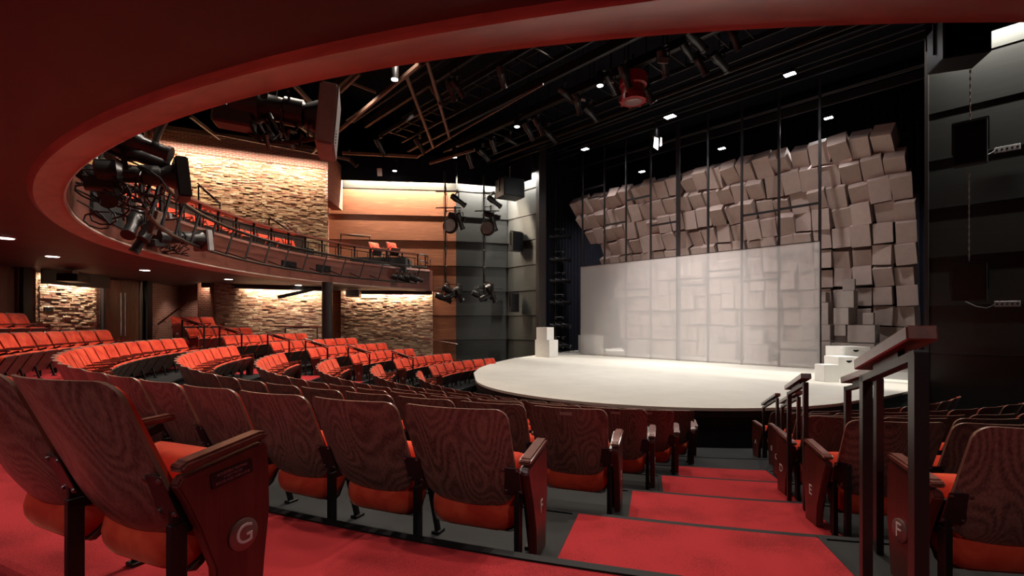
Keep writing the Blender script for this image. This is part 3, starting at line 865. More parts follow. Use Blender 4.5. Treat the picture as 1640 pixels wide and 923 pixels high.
# near block: thetas run downwards from the aisle
NEAR = {'F': (12.50, 10.55, -15.6, 10), 'E': (11.35, 10.2, -22, 11), 'D': (10.15, 8.9, -24, 10), 'C': (8.98, 6.4, -25, 8), 'B': (7.78, 3.1, -31, 8), 'A': (6.62, 0.5, -41, 8)}
def near_row(row, R, t0, t1, n):
    # built from the far end so that the lettered panel faces the steps
    z = Z_LV[row]; dt = (t0 - t1) / n
    for k in range(n):
        th = t0 - dt * (k + 0.5); p = P(R, th, z)
        if not visible(p, z): continue
        t = thing('theatre_chair', 'red velvet tip-up chair, row %s of the %s, %s from the carpeted steps' % (row, BLOCK['near'], ORD[k]), 'chair', p, -radians(th), 'tip-up seats in row %s of the %s' % (row, BLOCK['near']))
        sx = min(1.06, radians(dt) * R / .585)
        b = put('backrest', me_back, t, Matrix.Diagonal((sx, 1, 1, 1))); put('back_cushion', me_cush, b)
        s = put('seat_board', me_board, t, Matrix.Diagonal((sx, 1, 1, 1))); put('seat_cushion', me_scush, s); put('bolts', me_bolts, s)
        hx = radians(dt) * R / 2; first = (k == 0)
        put('leg', me_leg, t, Matrix.Translation((-hx + (.02 if first else 0), 0.012, 0)))
        if not first: put('armrest', me_arm, t, Matrix.Translation((-hx, 0.012, 0)))
        if p.length < 12:
            hp = put('hinge_plate', me_plate, t, Matrix.Translation((-hx + (.04 if first else 0), 0.012, 0)))
        if first: end_panel(t, -hx - .024, -1, letter=row, disc=(row == 'F'))
for r, a in NEAR.items(): near_row(r, *a)
# gallery seats up on the balcony
seat_row('gal', 'front', 13.35, 78, 112, 13, fl=4.88, c=BC)
seat_row('gal', 'second', 14.35, 80, 102, 9, fl=5.58, c=BC)
for i, (px, py) in enumerate(((600, 393), (628, 395))):
    Y = 23.2 - i * .1; q = at_z(px, py, Y); zf = EYE + (YH - 388) / FPX * Y - ZT
    t = thing('gallery_chair', ['single red velvet chair behind the gallery rail, closer to the brick', 'single red velvet chair behind the gallery rail, closer to the stage'][i], 'chair', (q.x, q.y, zf), atan2(CY - q.y, CX - q.x) - pi / 2, 'loose gallery chairs')
    b = put('backrest', me_back, t); put('back_cushion', me_cush, b); s = put('seat_board', me_board, t); put('seat_cushion', me_scush, s)
    put('leg', me_leg, t, Matrix.Translation((-.27, .01, 0))); put('leg', me_leg, t, Matrix.Translation((.27, .01, 0)))
struct(MB().box((-6.3, 23.4, EYE + 3.87 - ZT - .35), (2.6, 1.4, .7)).build('floor_gallery_step', m_floor, smooth=0))

# ------------------------------------------------------------------ aisle carpets
CARP = {'F': (18.0, 11.7), 'E': (16.7, 9.9), 'D': (15.3, 8.8), 'C': (13.9, 7.0)}
for i, (k, (ta, tb)) in enumerate(CARP.items()):
    r0, r1 = EDGE[k]; z = Z_LV[k]
    mb = MB(); mb.sweep([(r0 + .045, z), (r1 - .02, z), (r1 - .02, z + .014), (r0 + .045, z + .014)], tb, ta, 10)
    o = tag(mb.build('aisle_carpet', m_carpet, smooth=0), ['red carpet on the widest step of the aisle, beside the row F seats', 'red carpet on the aisle step beside the row E seats', 'red carpet on the aisle step beside the row D seats', 'red carpet on the lowest and narrowest aisle step, beside row C'][i], 'carpet', 'red step carpets')
    for tt in (ta, tb):
        mb = MB(); s = 0.035 if tt == ta else -0.035
        d0 = degrees(s / r0)
        mb.sweep([(r0 + .03, z), (r1 - .02, z), (r1 - .02, z + .016), (r0 + .03, z + .016)], min(tt, tt + d0), max(tt, tt + d0), 1)
        mb.build('carpet_border', m_nosing, o, smooth=0)
for i, k in enumerate('FEDC'):
    r0, r1 = EDGE[k]; z = Z_LV[k]; t0 = MID[k][2] + 1.2; t1 = FAR[k][1] - 1.2
    mb = MB(); mb.sweep([(r0 + .045, z), (r1 - .02, z), (r1 - .02, z + .014), (r0 + .045, z + .014)], t0, t1, 8)
    tag(mb.build('aisle_carpet', m_carpet, smooth=0), 'red carpet on the far aisle step beside the row %s end panel' % k, 'carpet', 'red step carpets of the far aisle')

# ------------------------------------------------------------------ handrails
def rail(p0, p1, zt0, zt1, label, w=0.058, grp='handrails with wooden tops along the steps', ov=0.05):
    # p0 and p1: feet of the two posts (x, y, z); zt: heights of the frame's top at each post
    t = thing('handrail', label, 'handrail', p0, 0, grp)
    L = lambda q: (q[0] - p0[0], q[1] - p0[1], q[2] - p0[2])
    a = Vector((p0[0], p0[1], zt0)); b = Vector((p1[0], p1[1], zt1)); d = (b - a).normalized()
    ang = atan2(p1[1] - p0[1], p1[0] - p0[0]); Mz = Matrix.Rotation(ang, 3, 'Z')
    for q, zt in ((p0, zt0), (p1, zt1)):
        MB().box(L((q[0], q[1], (q[2] + zt) / 2)), (w, w * .55, zt - q[2]), Mz).build('post', m_post, t, 0.002)
    MB().bar(L(a - d * w * .4 - Vector((0, 0, .012))), L(b + d * w * .4 - Vector((0, 0, .012))), w * .55, 0.025).build('top_bar', m_post, t)
    up = Vector((0, 0, .045))
    MB().bar(L(a - d * ov + up), L(b + d * ov + up), w * 1.15, 0.04).build('grip', m_grip, t, 0.004)
    m_ = (a + b) / 2
    MB().bar(L(a * .75 + b * .25 + Vector((0, 0, .012))), L(a * .25 + b * .75 + Vector((0, 0, .012))), 0.018, 0.022).build('spacer', m_post, t)
    return t
def GX(px, Y): return (px - XC) / FPX * Y
def ZP(py, Y): return EYE + (YH - py) / FPX * Y
def prail(a, b, label):
    (pxa, Ya, za, pya), (pxb, Yb, zb, pyb) = a, b
    rail((GX(pxa, Ya), Ya, za), (GX(pxb, Yb), Yb, zb), ZP(pya, Ya), ZP(pyb, Yb), label, ov=.03)
prail((1471, 1.30, 1.39, 563), (1387, 1.84, 1.39, 602), 'tall handrail with sloping wooden top right beside the disc marked F')
prail((1407, 2.50, 1.19, 606), (1357.5, 3.10, 0.99, 620), 'wood-topped handrail standing just in front of the largest one, half hidden by it')
prail((1290, 3.55, 0.99, 613), (1264, 4.25, 0.795, 629), 'wood-topped handrail at the middle of the steps, in front of the row E letter panel')
prail((1279, 4.9, 0.795, 636), (1253, 5.9, 0.595, 650), 'thin wood-topped handrail behind the middle one on the steps')
prail((1245, 6.6, 0.395, 638), (1223, 7.6, 0.20, 652), 'lowest wood-topped handrail at the foot of the steps near the stage')
# far aisle rails
for k, (r, wd) in enumerate(zip('GFEDCB', ('G', 'F', 'E', 'D', 'C', 'B'))):
    R, t0 = FAR[r][0], FAR[r][1]
    z = Z_LV[r]
    a = P(R + .05, t0 - 1.4 * 13 / R * .6, z); b = P(R - .60, t0 - 1.4 * 13 / R * .6, z)
    rail(a, b, z + 1.05, z + .84, 'dark frame handrail beside the row %s end panel at the far aisle' % wd, 0.045, 'far aisle handrails')
a = at_z(457, 523, 17.9); b = at_z(508, 523, 18.2)
rail((a.x, a.y, 1.39), (b.x, b.y, 1.39), a.z - .05, b.z - .05, 'level guard rail in front of the round column and the pale brick', .045, 'far aisle handrails')
def wallrail(p0, p1, label, brackets=2):
    p0 = Vector(p0); p1 = Vector(p1)
    t = thing('wall_handrail', label, 'handrail', p0)
    MB().bar((0, 0, 0), p1 - p0, .05, .06).build('grip', m_grip, t, .008)
    for i in range(brackets):
        q = (p1 - p0) * ((i + .5) / brackets)
        MB().tube([q, q + Vector((0, .03, -.09)), q + Vector((0, .14, -.1))], .012, 6).build('bracket', m_black, t)
wallrail(at_z(250, 522, 19.6), at_z(300, 484, 19.3), 'sloping wooden handrail on the red brick beside the double doors')
wallrail(at_z(670, 541, 23.9), at_z(733, 552, 23.3), 'sloping wooden handrail along the pale brick bay towards the stage')


# ================================================================== THE SET ON STAGE
SZ = 0.78                        # stage level
def uvr(u, v, a=0.0):            # rotation whose local x runs along v (towards the far side) and local y downstage
    return Matrix.Rotation(atan2(UX, -UY) + a, 3, 'Z')
UVZ = atan2(UX, -UY)
def crate_mesh(name, dx, dy, dz, mat, bev=0.008):
    return MB().box((0, 0, dz / 2), (dx, dy, dz)).mesh(name, mat, bev, 2)

# wall of boxes: leaning rows that curl forward towards the top
NROW, H0, H1 = 11, SZ + 0.02, EYE + 6.45
rh = (H1 - H0) / NROW
VR = v_at(1471, 9.4)
ncol = 24
pitch = 0.615
def wall_u(r):                   # r = 0 top ... NROW-1 bottom
    t = 1 - r / (NROW - 1)
    return 9.5 - 2.3 * t ** 1.7
rl = random.Random(5)
box_meshes = []
for i in range(4):
    w = 0.55 + 0.012 * i; h = rh * (0.82 + .03 * i); d = 0.46 + .03 * i
    mb = MB().box((0, 0, 0), (w, d, h))
    box_meshes.append(mb.mesh('box', m_box, 0.006, 1))
LIM = [9.15, 8.75, 8.4, 8.05, 7.75, 7.5, 7.35, 7.35, 7.35, 7.35, 7.35]
for r in range(NROW):
    u0 = wall_u(r); z = H1 - rh * (r + .5)
    vr = v_at(1470 - (34 if r == 0 else 18 if r == 1 else 8 if r == 2 else 0), u0)
    k = 0
    off = rl.uniform(-.06, .06)
    while True:
        v = vr + pitch * (k + .5) + off * min(1, k)
        if v > LIM[r]: break
        slope = -2.3 * 1.7 * (1 - r / (NROW - 1)) ** 0.7 / (NROW - 1) / rh
        lean = atan2(-slope, 1) * 0.75
        o = link('box', box_meshes[rl.randrange(4)])
        tag(o, 'pale box in the leaning wall of boxes, %s row down, %s from its taller end' % (ORD[r], ORD[k]), 'box', 'boxes of the leaning wall')
        p = UV(u0 + rl.uniform(-.18, .12), v + rl.uniform(-.02, .02), z + rl.uniform(-.02, .02))
        M = Matrix.Rotation(UVZ + pi, 4, 'Z') @ Matrix.Rotation(radians(46) * (1 - r / (NROW - 1)) ** 1.4 + radians(rl.uniform(-15, 15) if r < 7 else rl.uniform(-9, 9)), 4, 'X') @ Matrix.Rotation(radians(rl.uniform(-10, 10)), 4, 'Z') @ Matrix.Rotation(radians(rl.uniform(-3.5, 3.5)), 4, 'Y')
        o.matrix_world = Matrix.Translation(p) @ M @ Matrix.Diagonal((1, 1, 1 + .28 * (1 - r / (NROW - 1)), 1))
        k += 1
# plywood carrier behind the boxes, one curved sheet
mb = MB(); n = 12
vs = []; fs = []
for i in range(n + 1):
    z = H1 - .1 - (H1 - H0 - .1) * i / n; r = (H1 - z) / rh - .5
    t = min(1, max(0, 1 - r / (NROW - 1))); u = 9.5 - 2.3 * t ** 1.7 + .62
    vl = LIM[min(10, max(0, int(r + .5)))] - .15
    for uu in (u, u + .05):
        for vv in (v_at(1470, u) + .2, vl): vs.append(UV(uu, vv, z))
for i in range(n):
    a = i * 4; fs += [(a, a + 1, a + 5, a + 4), (a + 2, a + 6, a + 7, a + 3), (a, a + 4, a + 6, a + 2), (a + 1, a + 3, a + 7, a + 5)]
o = MB().add(vs, fs).build('box_wall_carrier', m_drape, None, smooth=0)
tag(o, 'black curved carrier sheet behind the leaning wall of boxes', 'panel')

# row of tall black posts with the gauze screens below
PU = 6.35
posts = [(932, .05), (967, .05), (1001.5, .05), (1041, .05), (1085, .13), (1133, .06), (1187, .06), (1246.5, .06), (1312, .06)]
PTOP = EYE + 8.45
pv = [v_at(px, PU) for px, w in posts]
fr = thing('post_frame', 'tall black frame of nine posts crossing the stage above the gauze screens', 'frame', UV(PU + .06, pv[4], SZ))
for v, (px, w) in zip(pv, posts):
    q = MB().box((0, 0, (PTOP - SZ) / 2), (w * 1.35, .07, PTOP - SZ)); 
    o = q.build('post', m_body, fr, .003, smooth=0); o.location = local(fr, UV(PU + .06, v, SZ)); o.rotation_euler = (0, 0, UVZ)
def crossbar(i, j, z, w=.085):
    a = UV(PU + .07, pv[i], z) - Vector(fr.location); b = UV(PU + .07, pv[j], z) - Vector(fr.location)
    MB().bar(a, b, .04, w).build('crossbar', m_body, fr, smooth=0)
for i, j, pxm, py in ((0, 1, 950, 300), (2, 3, 1021, 317), (1, 2, 985, 358), (3, 4, 1063, 358), (6, 7, 1215, 341), (2, 3, 1021, 464), (4, 5, 1109, 457), (5, 6, 1160, 433), (6, 7, 1215, 449), (7, 8, 1280, 561), (7, 8, 1280, 330)):
    p = UV(PU, (pv[i] + pv[j]) / 2); crossbar(i, j, ZP(py, p.y))
GT = SZ + 4.40
for a, b, lb in ((pv[0] + .03, pv[4] + .0, 'narrower translucent white gauze screen, on the side of the stacked white cubes'), (pv[4] - .01, pv[8] - .03, 'wider translucent white gauze screen, ending by the white step boxes')):
    t = thing('gauze_screen', lb, 'screen', UV(PU - .06, (a + b) / 2, SZ + .02), UVZ, 'translucent gauze screens')
    Wd = abs(a - b); Hh = GT - SZ - .02
    MB().box((0, 0, Hh / 2), (Wd, .012, Hh)).build('gauze', m_gauze, t, smooth=0)
    MB().box((0, 0, .015), (Wd, .035, .03)).build('bottom_rail', m_silver, t, smooth=0)
    MB().box((0, 0, Hh), (Wd, .03, .025)).build('top_rail', m_body, t, smooth=0)

# cubes and step boxes
def stagebox(px0, px1, pyt, pyb, u, depth, label, cat='box', mat=None, z0=SZ, name='white_box', handle=False, rot=0.0, grp=None, zh=None):
    v0, v1 = v_at(px0, u), v_at(px1, u); Y = UV(u, (v0 + v1) / 2).y
    h = (pyb - pyt) / FPX * Y if zh is None else zh
    c = UV(u + depth / 2, (v0 + v1) / 2, z0)
    t = thing(name, label, cat, c, UVZ + pi + rot, grp)
    w = abs(v0 - v1)
    MB().box((0, 0, h / 2), (w, depth, h)).build('box_body', mat or m_whitebox, t, .006, 2)
    if handle:
        pts = [(-.08, h * .72)] + [(-.08 * cos(a), h * .72 - .055 * sin(a)) for a in [pi * i / 10 for i in range(1, 10)]] + [(.08, h * .72)]
        MB().prism([(x + handle, z) for x, z in pts], -depth / 2 - .004, -depth / 2 + .03, 'y').build('grip_slot', m_plaque, t, smooth=0)
    return t, z0 + h
# far side pair of cubes
t1, zt = stagebox(857, 880, 544, 573, 3.6, .60, 'large white cube on the stage, below the smaller cube by the black drape', grp='white cubes on the stage', zh=.80)
stagebox(859, 876, 523, 544, 3.65, .48, 'small white cube standing on top of a larger white cube', z0=zt + .002, grp='white cubes on the stage', zh=.58)
stagebox(926, 952, 536, 568, 8.0, .8, 'white cube standing half behind the end of the gauze screen', grp='white cubes on the stage', zh=.92)
# step boxes by the proscenium: three steps
YR = 13.6
def pbox(px0, px1, pyb, h, w, d, rot, label, z0=SZ, handle=None, mat=None, name='white_box', grp=None):
    # px0..px1 and pyb: foot line of the front face; the depth follows from the floor level
    Y = FPX * (EYE - z0) / (pyb - YH); xm = ((px0 + px1) / 2 - XC) / FPX * Y
    t = thing(name, label, 'box', (xm, Y, z0), rot, grp)
    MB().box((0, d / 2, h / 2), (w, d, h)).build('box_body', mat or m_whitebox, t, .006, 2)
    if handle is not None:
        hx, hz = handle
        pts = [(hx - .085, hz)] + [(hx - .085 * cos(a), hz - .06 * sin(a)) for a in [pi * i / 10 for i in range(1, 10)]] + [(hx + .085, hz)]
        MB().prism(pts, -.004, .03, 'y').build('grip_slot', m_plaque, t, smooth=0)
    return t
def ubox(u0, u1, v0, v1, z0, z1, label, mat=None, handle=None, name='white_box', grp='white step boxes', rot=0.0):
    # box filling the given stage plan rectangle; its front faces the audience (low u)
    c = UV((u0 + u1) / 2, (v0 + v1) / 2, z0); w = abs(v1 - v0); d = abs(u1 - u0); h = z1 - z0
    t = thing(name, label, 'box', c, UVZ + pi + rot, grp)
    MB().box((0, 0, h / 2), (w, d, h)).build('box_body', mat or m_whitebox, t, .006, 2)
    if handle is not None:
        hx, hz = handle
        pts = [(hx - .085, hz)] + [(hx - .085 * cos(a), hz - .06 * sin(a)) for a in [pi * i / 10 for i in range(1, 10)]] + [(hx + .085, hz)]
        MB().prism(pts, -d / 2 - .004, -d / 2 + .03, 'y').build('grip_slot', m_plaque, t, smooth=0)
    return t
def cbox(px, Y, w, d, h, label, handle=None):
    # px: image column of the near left vertical edge
    X = GX(px, Y); t = thing('white_box', label, 'box', (X + w / 2, Y + d / 2, SZ), 0, 'white step boxes')
    MB().box((0, 0, h / 2), (w, d, h)).build('box_body', m_whitebox, t, .006, 2)
    if handle:
        hx, hz = handle[0] - w / 2, handle[1]
        pts = [(hx - .085, hz)] + [(hx - .085 * cos(a), hz - .06 * sin(a)) for a in [pi * i / 10 for i in range(1, 10)]] + [(hx + .085, hz)]
        MB().prism(pts, -d / 2 - .004, -d / 2 + .03, 'y').build('grip_slot', m_plaque, t, smooth=0)
cbox(1320.5, 13.0, .40, .43, .46, 'lowest of the three white step boxes, plain, at the end of the gauze screen')
cbox(1343.6, 13.76, .60, .66, .62, 'middle white step box with a half-moon grip slot', (.29, .52))
cbox(1349, 14.5, .84, .78, .87, 'tallest white step box at the back with a half-moon grip slot', (.41, .78))
# pile of pale boxes stacked against the wall of boxes
m_pale = M_plain('grey_card_box', (0.36, 0.30, 0.275), 0.7, 0, 0.05)
def pile(px0, px1, pyt, pyb, u, d, label, rot=0.0):
    v0, v1 = v_at(px0, u), v_at(px1, u); c = UV(u + d / 2, (v0 + v1) / 2); Yf = UV(u, (v0 + v1) / 2).y
    zt_, zb_ = ZP(pyt, Yf), max(SZ, ZP(pyb, Yf))
    t = link('stacked_box', MB().box((0, 0, (zt_ - zb_) / 2), (abs(v0 - v1), d, zt_ - zb_)).mesh('stacked_box', m_pale, .006, 2))
    t.location = (c.x, c.y, zb_); t.rotation_euler = (0, 0, UVZ + pi + rot)
    tag(t, label, 'box', 'boxes piled behind the step boxes')
pile(1348, 1367, 447, 465.5, 7.9, .42, 'small pale box on the very top of the piled boxes', .12)
pile(1339, 1367, 466, 493, 7.8, .6, 'pale box directly under the topmost small box of the pile')
pile(1337, 1362, 493.5, 520, 7.8, .75, 'pale box in the middle of the pile, turned so a side shows', -.15)
pile(1380, 1397, 501, 520, 7.8, .5, 'small pale box sitting on the wide box at the side of the pile', .1)
pile(1357, 1401, 521, 549, 7.7, .8, 'wide pale box in the second tier of the pile')
pile(1336, 1354, 520.5, 538, 7.8, .55, 'small pale box beside the wide box in the pile')
pile(1331, 1400, 550, 600, 7.65, .9, 'broad pale box at the bottom of the pile behind the step boxes')
pile(1313, 1326, 485, 520, 8.0, .8, 'tall narrow pale box at the edge of the gauze screen')
pile(1313, 1329, 521, 546, 7.9, .7, 'pale box under the tall narrow one at the gauze edge')
pile(1313, 1322, 468, 484.5, 8.1, .6, 'small pale box on top of the tall narrow one')
pile(1313, 1330, 547, 600, 7.8, .6, 'bottom pale box of the stack at the gauze edge')
pile(1402, 1413, 549, 600, 7.9, .5, 'narrow pale box standing at the outer foot of the pile')
# boxes dimly seen behind the gauze
for i, (a, b, c_, d_) in enumerate(((1008, 1035, 545, 600), (1062, 1080, 548, 600), (1128, 1150, 540, 600), (1150, 1178, 552, 600), (1195, 1222, 530, 552), (1192, 1230, 553, 600), (1250, 1276, 548, 600), (1278, 1305, 520, 546), (1276, 1308, 547, 600))):
    pile(a, b, c_, d_, 8.2, .6, 'pale box seen through the gauze on the stage floor, %s from the far end' % ORD[i])

# ================================================================== RIGGING
def beam(u, h, v0, v1, w=.12, d=.3, mat=None, kind='trim_beam'):
    a = UV(u, v0, EYE + h); b = UV(u, v1, EYE + h)
    return struct(MB().bar(a, b, w, d).build(kind, mat or m_beam, smooth=0))
for u, h, d in ((-7.5, 9.2, .35), (-5.2, 8.9, .3), (-3.1, 8.6, .3), (-1.0, 8.05, .28), (1.2, 8.6, .3), (4.3, 8.7, .34), (7.0, 9.0, .3), (9.8, 8.9, .3)):
    beam(u, h, -14 if u < 4 else -6.5, 12 if u < 4 else 10, .12, d)
for u, h in ((-4.4, 8.1), (-4.1, 8.1), (-2.2, 8.2), (0.3, 7.95), (0.6, 8.1), (2.6, 8.15), (2.9, 8.0), (3.3, 8.25), (3.7, 8.1), (5.2, 8.5), (5.6, 8.5), (8.0, 8.5), (8.4, 8.6), (9.2, 8.5)):
    a = UV(u, -12 if u < 4 else -6.4, EYE + h); b = UV(u, 11 if u < 4 else 10, EYE + h)
    t = tag(MB().tube([a, b], .03, 8).build('lighting_pipe', m_pipe if u < 4 else m_beam), 'long dull steel lighting pipe crossing the dark grid above the %s' % ('seating' if u < 1 else 'stage front' if u < 5 else 'box wall'), 'pipe', 'lighting pipes above the %s' % ('seating' if u < 1 else 'stage front' if u < 5 else 'box wall'))
# catwalk with rungs
def catwalk(u0, u1, h, v0, v1, label):
    t = thing('catwalk', label, 'catwalk', UV((u0 + u1) / 2, v0, EYE + h))
    o = Vector(t.location)
    for u in (u0, u1): MB().bar(UV(u, v0, EYE + h) - o, UV(u, v1, EYE + h) - o, .06, .16).build('side_rail', m_beam, t, smooth=0)
    mb = MB(); n = int((v1 - v0) / .7)
    for i in range(n): v = v0 + (i + .5) * .7; mb.bar(UV(u0, v, EYE + h) - o, UV(u1, v, EYE + h) - o, .035)
    mb.build('rungs', m_pipe, t, smooth=0)
    for u in (u0, u1):
        MB().tube([UV(u, v0, EYE + h + 1.0) - o, UV(u, v1, EYE + h + 1.0) - o], .022, 6).build('guard_rail', m_pipe, t)
        mb = MB()
        for i in range(0, n, 2): v = v0 + (i + .5) * .7; mb.bar(UV(u, v, EYE + h) - o, UV(u, v, EYE + h + 1.0) - o, .03)
        mb.build('uprights', m_beam, t, smooth=0)
catwalk(-2.9, -1.9, 7.9, -13, 11, 'dark steel catwalk with rungs nearest the audience')
catwalk(0.9, 2.1, 8.3, -13, 10, 'dark steel catwalk with rungs above the front of the stage')
# warm-lit diagonal struts of the roof frame
H7 = 7.3
def strut(a, b, label, w=.075, h0=H7, h1=H7):
    o = MB().bar(at_h(*a, h0), at_h(*b, h1), w, w * 1.5).build('roof_strut', m_strut, smooth=0)
    tag(o, label, 'strut', 'warm-lit roof struts')
strut((500, 245), (672, 102), 'long warm-lit roof strut passing behind the round can lamp')
strut((651, 122), (694, 236), 'warm-lit roof strut slanting down in the middle of the frame')
strut((684, 97), (720, 222), 'warm-lit roof strut standing beside the slanting one')
strut((669, 251), (735, 212), 'short warm-lit roof strut at the low corner of the frame', .05)
strut((735, 212), (870, 135), 'dim roof strut continuing from the low corner over the catwalk', .04)
strut((548, 245), (669, 251), 'horizontal warm-lit roof strut above the wood wall', .08)
strut((545, 147), (575, 118), 'short warm-lit roof strut beside the large lamp head')
strut((560, 132), (602, 148), 'thin warm-lit roof strut crossing near the fascia', .05)
strut((470, 135), (505, 172), 'warm-lit roof strut above the lens tube of the large lamp', .09)
strut((462, 185), (508, 224), 'warm-lit roof strut below the lens tube of the large lamp', .09)
strut((305, 186), (352, 222), 'warm-lit roof strut at the top of the split-face brick wall', .08)
strut((760, 240), (688, 262), 'small warm-lit roof strut over the charcoal wall', .07)
strut((345, 214), (560, 256), 'long dark-edged strut along the head of the brick wall', .07)

# can downlights
def can(px, py, h, label, r=.11):
    p = at_h(px, py, h)
    t = thing('can_light', label, 'lamp', p, 0, 'round can downlights')
    MB().lathe([(r, -.02), (r, .38), (r * .8, .42), (.03, .44), (r * .8, .40), (r * .9, .0), (r * .92, -.02)], n=22).build('housing', m_body, t)
    MB().lathe([(r * .86, -.035), (r * .86, -.022)], n=22).build('lens', m_lens, t)
    MB().bar((0, 0, .42), (0, 0, EYE + 11.19 - p.z), .02).build('hanger', m_black, t)
    MB().box((r * 1.1, 0, .46), (.10, .05, .04)).build('clamp', m_silver, t)
for px, py, h, lb in ((632, 126, 7.0, 'round can downlight by the long roof strut'), (728, 251, 7.4, 'small can downlight over the charcoal wall'),
                      (632, 273, 7.4, 'can downlight over the wood wall beside the small pale square'), (828, 202, 7.6, 'can downlight on the front catwalk'),
                      (961, 136, 7.6, 'can downlight beside the red lantern')):
    can(px, py, h, lb)
def flood(px, py, h, label, s=1.0, power=700, aim=None):
    p = at_h(px, py, h); t = thing('flood_light', label, 'lamp', p, UVZ, 'bright white flood lights')
    MB().box((0, 0, .05), (.34 * s, .24 * s, .10)).build('housing', m_body, t, .01)
    MB().box((0, 0, -.006), (.30 * s, .20 * s, .012)).build('lens', m_lensx, t, smooth=0)
    mb = MB(); mb.bar((-.2 * s, 0, .03), (-.2 * s, 0, .24), .02); mb.bar((.2 * s, 0, .03), (.2 * s, 0, .24), .02); mb.bar((-.2 * s, 0, .24), (.2 * s, 0, .24), .02)
    mb.build('yoke', m_black, t)
    q = Vector(p) - Vector((0, 0, .05))
    spot(q, aim or (q.x, q.y, 0), power, 130, .7, (1, .97, .95), .10)
flood(1073, 187, 7.9, 'brightest white flood light, above the thick middle post', 1.25, 900)
flood(937, 239, 7.9, 'white flood light above the first thin post', 1.0, 500)
flood(1265, 119, 7.9, 'white flood light above the last two posts', 1.0, 700)
flood(929, 303, 7.9, 'white flood light just over the low end of the box wall', .9, 2000)
flood(1028, 275, 7.9, 'small white flood light over the box wall between two thin posts', .9, 2400)
flood(1156, 238, 7.9, 'white flood light over the box wall, fourth along', .9, 2400)
flood(1327, 189, 7.9, 'white flood light over the tallest corner of the box wall', .9, 2600)

# red lantern
p = at_h(1014, 152, 7.3)
t = thing('red_lantern', 'large red cylindrical lantern hanging lens down in the dark grid', 'lamp', p)
MB().lathe([(.36, -.22), (.40, -.22), (.40, -.05), (.36, -.03), (.36, .25), (.43, .28), (.43, .62), (.36, .68), (.10, .70)], n=28).build('housing', m_redcan, t)
MB().lathe([(.27, -.235), (.20, -.25), (.0, -.26)], n=24).build('lens', m_disc, t)
mb = MB()
for k in range(8):
    a = 2 * pi * k / 8; mb.box((.41 * cos(a), .41 * sin(a), -.16), (.07, .07, .16))
mb.build('lugs', m_redcan, t)
MB().bar((0, 0, .68), (0, 0, 1.3), .05).build('hanger', m_black, t)
# barn-door lamp by the thick post
p = at_h(1050, 222, 7.4)
t = thing('barn_door_lamp', 'lamp with two lit white barn doors next to the thick middle post', 'lamp', p, .4)
MB().lathe([(.10, 0), (.13, .1), (.13, .35), (.08, .42)], n=16).build('housing', m_body, t)
MB().prism([(-.20, -.42), (.02, -.5), (.05, -.02), (-.16, .0)], -.12, -.11, 'y').build('barn_door', m_whitebox, t, smooth=0)
MB().prism([(.10, -.36), (.2, -.30), (.2, .02), (.12, .02)], -.14, -.13, 'y').build('barn_door', m_whitebox, t, smooth=0)
MB().bar((0, 0, .4), (0, 0, .9), .04).build('hanger', m_black, t)

# theatre spotlights (ellipsoidals) used all over the rig
def ell_meshes(s):
    a = MB().lathe([(.05, -.26), (.10, -.24), (.115, -.05), (.10, .02), (.085, .05), (.085, .30), (.10, .31), (.10, .36), (.085, .36)], axis=(0, 1, 0), n=14)
    b = MB(); b.bar((-.14, 0, 0), (-.14, 0, .24), .02, .03); b.bar((.14, 0, 0), (.14, 0, .24), .02, .03); b.bar((-.15, 0, .24), (.15, 0, .24), .03, .02)
    c = MB().box((0, 0, .30), (.06, .06, .10)); c.box((.05, 0, .33), (.08, .02, .02))
    d = MB().lathe([(.082, .345), (.03, .355), (.001, .36)], axis=(0, 1, 0), n=14)
    return [a.mesh('barrel', m_body), b.mesh('yoke', m_black), c.mesh('clamp', m_silver), d.mesh('lens', m_grey)]
ELL = ell_meshes(1); LAST = [None]
def ellips(p, rz, tilt, label, s=1.0, grp='theatre spotlights'):
    t = thing('theatre_spotlight', label, 'spotlight', p, rz, grp)
    t.scale = (s, s, s)
    b = put('barrel', ELL[0], t, Matrix.Rotation(tilt, 4, 'X')); put('lens', ELL[3], b)
    put('yoke', ELL[1], t); put('clamp', ELL[2], t); LAST[0] = t
    return t
rs = random.Random(3)
ell_spots = [(698, 148, 7.5), (732, 140, 7.5), (803, 120, 7.6), (722, 142, 7.6), (560, 255, 7.5), (608, 233, 7.6), (672, 232, 7.6), (752, 255, 7.6), (773, 246, 7.6),
             (846, 208, 7.7), (862, 200, 7.7), (879, 215, 7.7), (818, 225, 7.7), (925, 165, 7.7), (945, 180, 7.7), (978, 132, 7.7), (1000, 120, 7.7), (1035, 145, 7.7),
             (1113, 62, 7.7), (1120, 100, 7.7), (1152, 97, 7.7), (1100, 80, 7.7), (1175, 60, 7.7), (905, 150, 7.7), (1062, 97, 7.6), (790, 232, 7.6)]
for i, (px, py, h) in enumerate(ell_spots):
    p = at_h(px, py, h); back = [' hung over the seating', ' hung at the front catwalk', ' hung above the stage front'][0 if px < 780 else 1 if px < 1000 else 2]
    ellips(p, -radians(rs.uniform(20, 80)), -radians(rs.uniform(20, 60)), 'dark theatre spotlight' + back + ', %s along the grid' % ORD[i % 26], 1.0 + rs.random() * .3, 'theatre spotlights in the grid')
    MB().bar((0, 0, .32), (0, 0, (EYE + 11.19 - p.z) / LAST[0].scale.z), .02).build('drop_rod', m_black, LAST[0])
